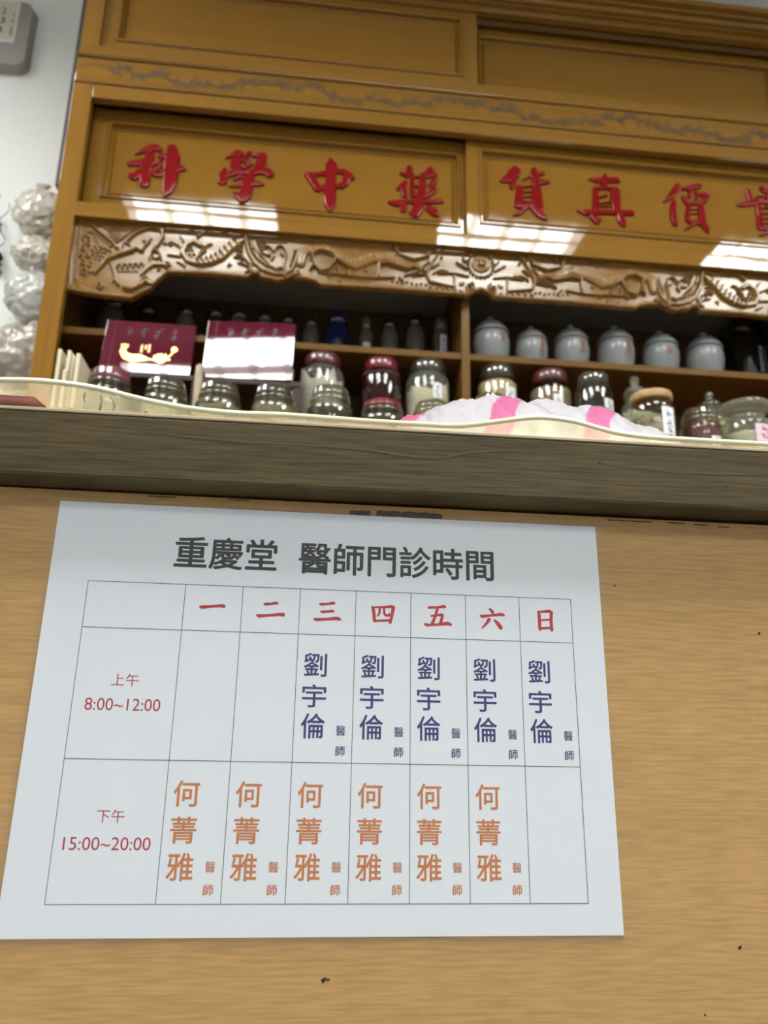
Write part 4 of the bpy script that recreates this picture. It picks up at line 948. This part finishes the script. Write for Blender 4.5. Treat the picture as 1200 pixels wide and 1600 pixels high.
def jar(px, top_y, wpx, d, base, style, label, group, glass='glass', lid='glass_rim', fill=None, fillh=0.7, lump=0.004, lab=None, name='glass_jar', cat='jar', seed=1):
    """a lathed jar standing on 'base'; its width and height are taken from the photo at distance d"""
    R = wpx / FPX * d / 2 * 1.0
    p = X_(px, top_y, d - R * 0.6)
    Ht = p.z - base; t = empty(name, (X_(px, top_y, d).x, Y(d), base), label, cat, group)
    G = M[glass]
    if style == 'screw':          # broad jar, round shoulder, ringed neck, shallow glass lid
        hb = Ht * 0.70; rn_ = R * 0.80
        bodyp = [(0, 0.001), (R * .9, 0.001), (R, 0.010), (R, hb * .80), (R * .97, hb * .90), (R * .90, hb * .97), (rn_, hb), (rn_, hb + .004)]
        obj('glass_body', lathe(bodyp), G, t, True)
        r1 = R * 0.90; z1 = hb + .003
        obj('neck_ring', lathe([(rn_ * .98, z1), (r1 * .96, z1), (r1, z1 + .003), (r1, z1 + .006), (r1 * .97, z1 + .009), (rn_, z1 + .011)]), M['glass_rim'], t, True)
        obj('neck_ring', lathe([(R * .955, hb * .86), (R * 1.0, hb * .865), (R * 1.0, hb * .885), (R * .945, hb * .895)]), M['glass_rim'], t, True)
        r2 = rn_ * 1.0; z2 = z1 + .011; hz = max(0.012, Ht - z2)
        obj('lid', lathe([(r2 * .98, z2), (r2 * 1.04, z2 + .002), (r2 * 1.04, z2 + hz * .35), (r2 * 1.0, z2 + hz * .45), (r2 * 1.0, z2 + hz * .72), (r2 * .93, z2 + hz * .90), (r2 * .6, z2 + hz), (0, z2 + hz)]), M[lid], t, True)
    elif style == 'tall':         # straight apothecary jar, low shoulder, wide neck, flat cap
        hb = Ht * 0.84; rn_ = R * 0.74
        obj('glass_body', lathe([(0, 0.001), (R * .92, 0.001), (R, 0.008), (R, hb * .90), (R * .95, hb * .955), (R * .84, hb * .99), (rn_, hb), (rn_, hb + .006)]), G, t, True)
        z1 = hb + .003; hz = Ht - z1
        obj('lid', lathe([(rn_ * .98, z1), (rn_ * 1.10, z1 + .002), (rn_ * 1.12, z1 + hz * .30), (rn_ * 1.12, z1 + hz * .75), (rn_ * 1.02, z1 + hz * .95), (rn_ * .6, z1 + hz), (0, z1 + hz)]), M[lid], t, True)
    elif style == 'stopper':      # ground-glass stopper with a knob
        hb = Ht * 0.66; rn_ = R * 0.62
        obj('glass_body', lathe([(0, 0.001), (R * .92, 0.001), (R, 0.008), (R, hb * .82), (R * .93, hb * .92), (R * .76, hb * .98), (rn_, hb * 1.01), (rn_, hb * 1.08), (rn_ * 1.12, hb * 1.09), (rn_ * 1.12, hb * 1.12), (rn_, hb * 1.13)]), G, t, True)
        z1 = hb * 1.12; hz = Ht - z1
        obj('stopper', lathe([(rn_ * .9, z1), (rn_ * 1.15, z1 + hz * .08), (rn_ * 1.2, z1 + hz * .20), (rn_ * .95, z1 + hz * .38), (rn_ * .42, z1 + hz * .50), (rn_ * .36, z1 + hz * .60), (rn_ * .50, z1 + hz * .75), (rn_ * .44, z1 + hz * .93), (0, z1 + hz)]), M[lid], t, True)
    elif style == 'flare':        # wide flared glass cover
        hb = Ht * 0.78; rn_ = R * 0.78
        obj('glass_body', lathe([(0, 0.001), (R * .92, 0.001), (R, 0.008), (R, hb * .72), (R * .95, hb * .80), (rn_, hb * .86), (rn_, hb * .98), (R * .9, hb)]), G, t, True)
        z1 = hb; hz = Ht - z1
        lo = obj('lid', lathe([(rn_ * .85, z1 + .001), (R * .98, z1 + hz * .25), (R * 1.04, z1 + hz * .50), (R * 1.0, z1 + hz * .70), (R * .6, z1 + hz * .92), (0, z1 + hz)]), M[lid], t, True)
    elif style == 'cork':         # cylinder with a flat wooden lid
        hb = Ht * 0.88
        obj('glass_body', lathe([(0, 0.001), (R * .95, 0.001), (R, 0.006), (R, hb * .84), (R * .96, hb * .91), (R * .88, hb * .95), (R * .86, hb)]), G, t, True)
        obj('lid', lathe([(R * .80, hb), (R * .93, hb), (R * .95, hb + .003), (R * .95, Ht - .003), (R * .92, Ht), (0, Ht)]), M[lid], t, True)
    if fill:
        obj('contents', contents_bm(R * 0.955, hb * fillh, lump, seed), M[fill], t, True)
    if lab:
        mat_, a_, hw, f0, f1, ik = lab
        label_on(t, R, hb * f0, hb * f1, math.radians(a_), hw, mat_, ik)
    return t
FG, BG = 'glass jars along the cabinet work ledge', 'tall glass jars on the lower shelf'
jar(176, 571, 76, 1.50, LEDGE, 'screw', 'leftmost squat glass jar with plum-tinted lid, in front of the left maroon box', FG, 'glass_green', 'lid_plum', 'herb_olive', .78, seed=1)
jar(262, 588, 76, 1.50, LEDGE, 'screw', 'squat glass jar of olive herbs before the right corner of the left maroon box', FG, 'glass_green', 'glass_rim', 'herb_olive', .78, seed=2)
jar(345, 594, 76, 1.50, LEDGE, 'screw', 'squat glass jar of olive herbs before the left half of the glaring box', FG, 'glass_green', 'glass_rim', 'herb_olive', .78, seed=3)
jar(430, 599, 76, 1.50, LEDGE, 'screw', 'squat glass jar of brown herbs at the right corner of the glaring box', FG, 'glass_green', 'glass_rim', 'herb_olive', .9, seed=4)
jar(517, 600, 76, 1.50, LEDGE, 'screw', 'squat glass jar of dark herbs in front of the tall white powder jar', FG, 'glass_green', 'glass_rim', 'herb_dark', .86, .006, seed=5)
jar(598, 622, 78, 1.50, LEDGE, 'screw', 'squat glass jar with red lid and dark sliced herbs', FG, 'glass_green', 'lid_red', 'herb_dark', .90, .006, seed=6)
jar(675, 624, 72, 1.50, LEDGE, 'screw', 'squat glass jar half hidden by the left end of the striped bag', FG, 'glass_green', 'glass_rim', 'powder_cream', .6, seed=7)
jar(765, 612, 62, 1.50, LEDGE, 'screw', 'squat glass jar just peeping over the crest of the striped bag', FG, 'glass_green', 'glass_rim', 'herb_olive', .6, seed=8)
jar(928, 634, 66, 1.50, LEDGE, 'screw', 'pale yellow glass jar behind the right slope of the striped bag', FG, 'glass_pale', 'glass_pale', 'powder_cream', .7, seed=9)
jar(1016, 610, 76, 1.46, LEDGE, 'cork', 'clear jar with pale wooden lid, brown slices and a white label', FG, 'glass', 'cork', 'herb_mix', .68, .008, ('label', -72, .34, .30, .80, 'ink_blue'), seed=10)
jar(1092, 634, 72, 1.46, LEDGE, 'screw', 'glass jar of red-brown berries with small white tag, right of the wooden-lidded jar', FG, 'glass', 'glass_rim', 'herb_red', .95, .005, ('label', -80, .24, .20, .52, 'ink_black'), seed=11)
jar(1160, 619, 84, 1.46, LEDGE, 'flare', 'pale green glass jar with flared cover and pink label', FG, 'glass_pale', 'glass_pale', 'powder_white', .55, .006, ('label_pink', -78, .42, .15, .66, 'ink_black'), seed=12)
jar(1245, 640, 74, 1.46, LEDGE, 'screw', 'glass jar at the picture edge right of the pink-labelled jar', FG, 'glass_green', 'glass_rim', 'herb_olive', .6, seed=13)
B_ = 1.685
jar(505, 549, 74, B_, LOW, 'tall', 'tall jar of clinging white powder with dark red lid, left of the maroon jar', BG, 'glass_dusty', 'lid_brown', 'powder_white', .82, .05, seed=21)
jar(596, 557, 70, B_, LOW, 'tall', 'tall dark maroon jar with red plastic cap', BG, 'glass_maroon', 'lid_red', 'herb_dark', .97, .004, seed=22)
jar(668, 560, 74, B_, LOW, 'tall', 'tall jar of cream powder with small white label, left of the centre post', BG, 'glass_dusty', 'glass_rim', 'powder_cream', .76, .03, ('label', -72, .22, .62, .82, 'ink_black'), seed=23)
jar(776, 568, 70, B_, LOW, 'tall', 'tall jar full of tan powder with long white label, right of the centre post', BG, 'glass', 'glass_rim', 'powder_tan', .94, .004, ('label', -64, .30, .40, .84, 'ink_black'), seed=24)
jar(858, 575, 74, B_, LOW, 'tall', 'tall jar of brown powder with red-brown lid and small white label', BG, 'glass', 'lid_brown', 'powder_brown', .90, .004, ('label', -88, .22, .50, .78, 'ink_black'), seed=25)
jar(925, 580, 66, 1.64, LOW, 'tall', 'short clear jar half full of pale powder under the fourth porcelain pot', BG, 'glass', 'glass_rim', 'powder_white', .50, .01, ('label', -60, .35, .55, .75, 'ink_black'), seed=26)
jar(990, 582, 56, 1.66, LOW, 'stopper', 'slim glass-stoppered jar behind the wooden-lidded jar', BG, 'glass_pale', 'glass_pale', 'powder_white', .8, .01, seed=27)
jar(1106, 606, 56, 1.64, LOW, 'stopper', 'glass-stoppered jar with pointed knob behind the berry jar', BG, 'glass_pale', 'glass_rim', 'powder_cream', .8, .01, seed=28)
# porcelain pots on the upper shelf
PG = 'white porcelain pots on the upper shelf'
def pot(px, top_y, wpx, d, label, tagpaper=None):
    R = wpx / FPX * d / 2; Ht = X_(px, top_y, d).z - SH
    t = empty('porcelain_pot', (X_(px, top_y, d).x, Y(d), SH), label, 'pot', PG)
    hb = Ht * 0.62
    obj('pot_body', lathe([(0, 0.001), (R * .68, 0.001), (R * .74, .004), (R * .90, hb * .25), (R * .99, hb * .55), (R, hb * .78), (R * .95, hb * .93), (R * .88, hb)]), M['porcelain'], t, True)
    ld = obj('lid', lathe([(R * .84, hb), (R * .97, hb + .001), (R * .98, hb + .005), (R * .90, hb + Ht * .10), (R * .70, hb + Ht * .20), (R * .42, hb + Ht * .27), (R * .16, hb + Ht * .29), (0, hb + Ht * .29)]), M['porcelain'], t, True)
    obj('knob', lathe([(R * .10, hb + Ht * .28), (R * .14, hb + Ht * .30), (R * .20, hb + Ht * .34), (R * .17, hb + Ht * .37), (0, hb + Ht * .385)], 20), M['porcelain'], ld, True)
    if tagpaper:
        label_on(t, R, hb * tagpaper[1], hb * tagpaper[2], math.radians(tagpaper[0]), .15, 'label_brown', 'ink_black')
pot(766, 496, 66, 1.722, 'largest white porcelain pot, just right of the centre post', (-64, .60, .92))
pot(829, 511, 57, 1.722, 'second white porcelain pot from the centre post', (-66, .35, .92))
pot(891, 509, 62, 1.722, 'third white porcelain pot from the centre post', (-72, .45, .92))
pot(959, 510, 66, 1.722, 'fourth white porcelain pot, with a dark brown paper slip', (-70, .45, .95))
pot(1029, 518, 64, 1.722, 'fifth white porcelain pot, second from the dark jars', (-88, .55, .80))
pot(1097, 521, 66, 1.722, 'plain white porcelain pot beside the dark jars')
DG = 'dark jars at the right end of the upper shelf'
def dull(px, top_y, wpx, d, name, mat, capmat, label, group, lab=None, neck=.6):
    R = wpx / FPX * d / 2; Ht = X_(px, top_y, d).z - SH
    t = empty(name, (X_(px, top_y, d).x, Y(d), SH), label, 'jar' if 'jar' in name or 'bottle' in name else 'pot', group)
    hb = Ht * .76; rn_ = R * neck
    obj('jar_body', lathe([(0, .001), (R * .9, .001), (R, .006), (R, hb * .78), (R * .92, hb * .92), (rn_, hb), (rn_, hb + .004)]), M[mat], t, True)
    obj('lid', lathe([(rn_ * .9, hb + .002), (rn_ * 1.15, hb + .004), (rn_ * 1.15, Ht * .95), (rn_ * .9, Ht), (0, Ht)]), M[capmat], t, True)
    if lab: label_on(t, R, hb * lab[1], hb * lab[2], math.radians(lab[0]), lab[3], 'label', lab[4], 3)
dull(1160, 502, 60, 1.79, 'storage_jar', 'dark_jar', 'dark_jar', 'black-brown lidded jar right of the last porcelain pot', DG, (-66, .30, .75, .22, 'ink_black'), .8)
dull(1211, 505, 46, 1.72, 'storage_jar', 'dark_jar', 'dark_blue', 'dark jar at the picture edge on the upper shelf', DG, (-90, .2, .6, .2, 'ink_black'), .8)
UG = 'dim jars on the upper left shelf'
dull(528, 491, 44, 1.79, 'glazed_pot', 'dark_blue', 'dark_blue', 'dark blue glazed pot on the upper shelf above the white powder jar', UG, None, .7)
dull(573, 497, 26, 1.79, 'small_bottle', 'dim_bottle', 'dim_bottle', 'small dim bottle with white label right of the dark blue pot', UG, (-90, .15, .62, .42, 'ink_black'), .55)
dull(609, 499, 32, 1.79, 'small_bottle', 'dim_bottle', 'dark_jar', 'small dim bottle with low white label, second right of the blue pot', UG, (-90, .08, .45, .36, 'ink_black'), .75)
dull(649, 492, 34, 1.79, 'small_bottle', 'dim_bottle', 'dark_jar', 'small dim bottle third right of the blue pot', UG, (-90, .08, .42, .34, 'ink_black'), .7)
dull(689, 499, 30, 1.79, 'small_bottle', 'dim_bottle', 'dim_bottle', 'brown jar with blue-written white label beside the centre post', UG, (-84, .06, .86, .36, 'ink_blue'), .75)
dull(487, 497, 30, 1.79, 'small_bottle', 'dim_bottle', 'dark_jar', 'dim narrow bottle just left of the dark blue pot', UG, None, .7)
for k, (px, ty, w_, m_) in enumerate(((178, 466, 46, 'dim_bottle'), (232, 476, 36, 'dark_jar'), (292, 478, 36, 'dim_bottle'), (338, 480, 34, 'dark_jar'), (375, 484, 40, 'dim_bottle'), (415, 486, 34, 'dim_bottle'), (452, 490, 30, 'dark_jar'))):
    dull(px, ty, w_, 1.82, 'small_bottle', m_, 'dark_jar',
         ('shadowy jar in the left corner of the upper shelf', 'shadowy narrow jar above the left maroon box', 'shadowy jar over the right edge of the left maroon box',
          'shadowy jar over the gap between the maroon boxes', 'shadowy broad jar above the glaring maroon box', 'shadowy jar above the right part of the glaring box', 'shadowy bottle just right of the glaring box')[k], UG, None, .75)

# ================================================================== MAROON BOXES, RISER, PACKET, BOARDS
rz = ZR(0.7150)
ra, rb = X_(140, 600, 1.57).x, X_(470, 600, 1.57).x
ris = empty('display_step', ((ra + rb) / 2, Y(1.575), LEDGE), 'dark low wooden step under the two maroon boxes', 'stand'); bpy.context.view_layer.update()
boxo('step_top', ra, rb, Y(1.550), Y(1.598), rz - 0.012, rz, M['riser'], ris, 0.001)
boxo('step_leg', ra, ra + .015, Y(1.552), Y(1.595), LEDGE + 0.0006, rz - 0.012, M['riser'], ris); boxo('step_leg', rb - .015, rb, Y(1.552), Y(1.595), LEDGE + 0.0006, rz - 0.012, M['riser'], ris)
boxo('step_leg', (ra + rb) / 2 - .008, (ra + rb) / 2 + .008, Y(1.552), Y(1.595), LEDGE + 0.0006, rz - 0.012, M['riser'], ris)
def maroon_box(pl, pr, pby, pty, tilt, label, motif, yaw=0.0):
    db = 1.558
    a = X_(pl, pby, db); b = X_(pr, pby, db)
    wdt = b.x - a.x; th = math.radians(tilt); z_top = X_((pl + pr) / 2, pty, db + 0.03).z
    hgt = (z_top - rz) / math.cos(th)
    t = empty('gift_box', label=label, cat='box', group='maroon gift boxes', mw=Matrix.Translation((a.x, Y(db), rz + 0.0002)) @ Matrix.Rotation(math.radians(yaw), 4, 'Z') @ Matrix.Rotation(-th, 4, 'X'))
    dep = 0.035
    bm = bmesh.new(); box(bm, 0, wdt, 0, dep, 0.0, hgt, 0.0008)
    obj('carton', bm, M['maroon_box'], t)
    bm = bmesh.new(); box(bm, wdt * 0.10, wdt * 0.1 + 0.0006, -0.0003, 0, 0.0, hgt); obj('lid_seam', bm, M['box_ink'], t)
    # foil print; motif given in a 1200x975 crop of the photo at (150,480), 7.5x
    S1 = [[(290, 490, 26), (270, 560, 34), (320, 620, 48), (400, 640, 55), (480, 630, 50), (545, 640, 30)], [(560, 640, 8), (640, 645, 8)], [(730, 630, 62)], [(675, 640, 26), (655, 600, 16)], [(690, 600, 20), (692, 574, 10)], [(732, 590, 20), (725, 565, 10)], [(775, 600, 20), (778, 570, 10)], [(800, 625, 18), (832, 632, 8)], [(800, 612, 7), (840, 570, 7), (860, 530, 7)], [(870, 500, 38)]]
    S1 += [[(240 + 22 * k, 470, 4), (262 + 12 * k, 520, 7)] for k in range(5)]
    fx = lambda x_, y_: ((x_ - 30) / 1060 * wdt, hgt * (1 - (y_ - 165) / 660))
    kk = wdt / 1060
    obj('gold_motif', ink([[(x_, y_, r_ * kk) for x_, y_, r_ in st] for st in S1], -0.0004, fx), M['gold'], t)
    r_ = random.Random(9); S2 = []
    for cx_, y0_, y1_ in ((488, 470, 575), (535, 470, 520), (575, 460, 555)):
        y_ = y0_
        while y_ < y1_:
            S2.append([(cx_ - 12, y_, 4), (cx_ + 12, y_ - 3, 4)]); S2.append([(cx_, y_ - 5, 3), (cx_ + r_.uniform(-8, 8), y_ + 8, 3)]); y_ += 15
    obj('small_gold_lettering', ink([[(x_, y_, q_ * kk) for x_, y_, q_ in st] for st in S2], -0.0004, fx, 6), M['gold2'], t)
    S3 = []
    for cx_, cy_ in ((320, 275), (480, 300), (655, 300), (860, 295)):
        for q in range(7):
            x_ = cx_ + r_.uniform(-42, 30); y_ = cy_ + r_.uniform(-50, 45); 
            if r_.random() > .45: S3.append([(x_, y_, 6), (x_ + r_.uniform(20, 50), y_ - 6, 5)])
            else: S3.append([(x_, y_, 7), (x_ + r_.uniform(-14, 14), y_ + r_.uniform(25, 50), 4)])
    obj('dark_brush_lettering', ink([[(x_, y_, q_ * kk) for x_, y_, q_ in st] for st in S3], -0.0004, fx, 6), M['box_ink'], t)
maroon_box(151, 296, 588, 503, 12.7, 'maroon gift box with gold lotus print, left of its glaring twin', True)
maroon_box(313, 456, 600, 506, 10.3, 'maroon gift box almost whitened by the ceiling light glare', True, -4.0)
a = X_(306, 640, 1.545)
bm = lathe([(0, 0), (.0075, 0), (.0095, .01), (.0085, .04), (.0100, .075), (.0088, .11), (.0098, .15), (.008, .185), (.004, .19), (0, .19)], 14)
for v in bm.verts: v.co.x += 0.0012 * noise.noise(v.co * 60); v.co.y += 0.0012 * noise.noise(v.co * 60 + Vector((5, 5, 5)))
pk = obj('paper_roll', bm, M['packet'], smooth=True); pk.location = (a.x, Y(1.548), LEDGE)
tag(pk, 'narrow beige paper roll standing in the gap between the maroon boxes', 'paper roll')
bds = [(91, 545, 6.0, .085, 1.44), (98.5, 577, 5.5, .10, 1.42), (106, 547, 5.5, .10, 1.43), (112.5, 555, 5.0, .10, 1.435), (119.5, 552, 6.5, .135, 1.415)]
bl = ('ivory board nearest the cabinet stile, tallest at the left', 'short ivory board, lowest of the standing boards', 'ivory board in the middle of the standing row', 'ivory board tucked close behind the broad-faced one', 'ivory board showing its broad pale face beside the jars')
for (px, py, wp, dep, d), lb in zip(bds, bl):
    p = X_(px, py, d); w_ = wp / FPX * d
    bm = bmesh.new(); box(bm, 0, w_, 0, dep, 0, p.z - LEDGE, 0.0012)
    o = obj('ivory_board', bm, M['ivory']); o.location = (p.x, Y(d), LEDGE + 0.0006); tag(o, lb, 'board', 'ivory boards standing at the left end of the ledge')

# ================================================================== WALL: METER BOX, PLASTIC BAGS, DRIED ROOT
dW = 1.965
p = X_(50, 40, 1.93); q = X_(20, 103, 1.93)
dev = empty('wall_box', (p.x - 0.075, WALL_Y, q.z), 'grey plastic wall box with a numbered yellowed label above the bags', 'box')
def rounded_plate(w_, h_, r_, y0_, y1_, inset):
    bm = bmesh.new(); A, B2 = [], []
    for lst, i_, y_ in ((A, 0, y0_), (B2, inset, y1_)):
        rr_ = max(.001, r_ - i_ * .5)
        for cx_, cz_, a0 in ((w_ / 2 - i_ - rr_, h_ - i_ - rr_, 0), (-w_ / 2 + i_ + rr_, h_ - i_ - rr_, 90), (-w_ / 2 + i_ + rr_, i_ + rr_, 180), (w_ / 2 - i_ - rr_, i_ + rr_, 270)):
            for k in range(7):
                a_ = math.radians(a0 + 15 * k); lst.append(bm.verts.new((cx_ + rr_ * math.cos(a_), y_, cz_ + rr_ * math.sin(a_))))
    n_ = len(A)
    for k in range(n_): bm.faces.new((A[k], A[(k + 1) % n_], B2[(k + 1) % n_], B2[k]))
    bm.faces.new(B2); bm.faces.new(A[::-1]); return bm
obj('casing', rounded_plate(0.15, 0.24, 0.03, 0, -0.034, 0.006), M['device'], dev)
lx1 = X_(30.5, 18, 1.93).x - dev.location.x; lz0 = X_(14, 66, 1.93).z - dev.location.z
bm = rounded_plate(0.09, 0.15, 0.005, 0, -0.0008, 0.0004); pl_ = obj('label_plate', bm, M['device_rim'], dev); pl_.location = (lx1 - 0.045, -0.0342, lz0)
bm = bmesh.new(); box(bm, -0.045, 0.0385, -0.0012, -0.0009, 0.008, 0.146); obj('label_face', bm, M['device_label'], pl_)
for s_, zz_ in (('2', 0.099), ('3', 0.0655), ('4', 0.0310)):
    obj('digit', text_mesh(s_, -0.005 if s_ != '4' else -0.009, 0.010 if s_ != '4' else 0.007, zz_, zz_ + 0.0235, -0.0014, 0.0), M['ink_black'], pl_)
r_ = random.Random(2); S = []
for zz_ in (.025, .029, .034, .040, .044, .049, .054, .073, .078, .084, .097, .102): S.append([(0.030 + r_.uniform(-.002, .001), zz_, .0014), (0.034, zz_ + .001, .0013)])
obj('small_print', ink(S, -0.0014, lambda u, v: (u, v), 6), M['tape'], pl_)

def crumpled(name, cx, cy, d, w_, h_, dep, mat, label, seed, lump=0.30, knot=True):
    p = X_(cx, cy, d); k = d / FPX * 1.03
    bm = bmesh.new(); bmesh.ops.create_icosphere(bm, subdivisions=5, radius=1.0)
    so = Vector((seed * 7.3, seed * 2.1, seed * 4.7))
    for v in bm.verts:
        n_ = v.co.normalized()
        r0 = 1 + lump * 0.5 * noise.noise(n_ * 1.7 + so)
        r0 += lump * 0.75 * (.25 - abs(noise.noise(n_ * 2.9 + so * 1.3))) + lump * 0.34 * (.2 - abs(noise.noise(n_ * 6.5 + so))) + lump * 0.10 * (.2 - abs(noise.noise(n_ * 13 + so)))
        v.co = Vector((n_.x * w_ * k / 2 * r0, max(-1, n_.y) * dep / 2 * r0, n_.z * h_ * k / 2 * r0))
    b = obj(name, bm, M[mat], smooth=True); b.location = p
    tag(b, label, 'bag', 'plastic bags hung on the wall')
    lim = WALL_Y - 0.004 - p.y; xl = XO0 - 0.010 - p.x
    for v in b.data.vertices:
        if v.co.y > lim: v.co.y = lim
        if v.co.x > xl and (p.y + v.co.y) > YC - 0.002: v.co.x = xl
    if knot:
        bm = bmesh.new(); n0 = 26
        for kx in range(9):
            a_ = 2 * math.pi * kx / 9
            tube(bm, [Vector((0.004 * math.cos(a_), 0.004 * math.sin(a_), h_ * k * .40)), Vector((0.006 * math.cos(a_ + .4), 0.006 * math.sin(a_ + .4), h_ * k * .53)), Vector((0.018 * math.cos(a_ + .7), 0.009 * math.sin(a_ + .7), h_ * k * .62))], [0.004, 0.0028, 0.0035], 5)
        for v in bm.verts:
            if v.co.y > lim: v.co.y = lim
            if v.co.x > xl: v.co.x = xl
        obj('gathered_neck', bm, M[mat], b)
    return b
crumpled('plastic_bag', 62, 333, 1.89, 80, 88, 0.08, 'bag_cream', 'topmost cream plastic bag on the wall beside the cabinet', 1)
crumpled('plastic_bag', 58, 398, 1.90, 78, 58, 0.08, 'bag_cream', 'small cream plastic bag just under the topmost one', 2, .34, False)
crumpled('plastic_bag', 52, 464, 1.89, 84, 82, 0.09, 'bag_clear', 'clear shiny plastic bag in the middle of the hanging bags', 3, .34)
crumpled('plastic_bag', 28, 558, 1.87, 118, 110, 0.11, 'bag_brown', 'largest clear plastic bag with brown slices, lowest on the wall', 4, .32)
crumpled('plastic_bag', 20, 668, 1.88, 120, 80, 0.10, 'bag_clear', 'clear plastic bag at the bottom, seen through the plastic cover', 5, .34, False)

root = empty('dried_root', X_(-8, 330, 1.945), 'dark dried root with curly tendrils hanging on the wall at the left edge', 'root'); bpy.context.view_layer.update()
ro = root.matrix_world.translation
def rt(name, pts, rad, mat, d=1.945):
    bm = bmesh.new(); tube(bm, [X_(a_, b_, d) - ro for a_, b_ in pts], rad, 7); obj(name, bm, M[mat], root, True)
rt('tendril', [(14, 318), (15.5, 324), (13, 331), (7, 336), (2, 340), (-4, 346)], .0011, 'root')
rt('tendril', [(0, 308), (1, 305), (-3, 312)], .001, 'root')
rt('tendril', [(1, 360), (5, 368), (8, 374), (6, 380), (1, 384), (-5, 389)], .0014, 'root')
rt('root_stem', [(-6, 330), (-3, 345), (0, 352), (3, 350), (0, 358), (-4, 375), (-5, 395), (-2, 405)], [.003, .004, .003, .002, .003, .004, .005, .006], 'root')
rt('root_stem', [(-8, 392), (-4, 397), (-1, 404), (-2, 412), (-4, 417)], [.006, .010, .011, .008, .004], 'root')
rt('root_tip', [(-4, 415), (-1, 420), (1, 427), (0, 432), (-4, 436)], [.004, .006, .005, .003, .002], 'root_pale')
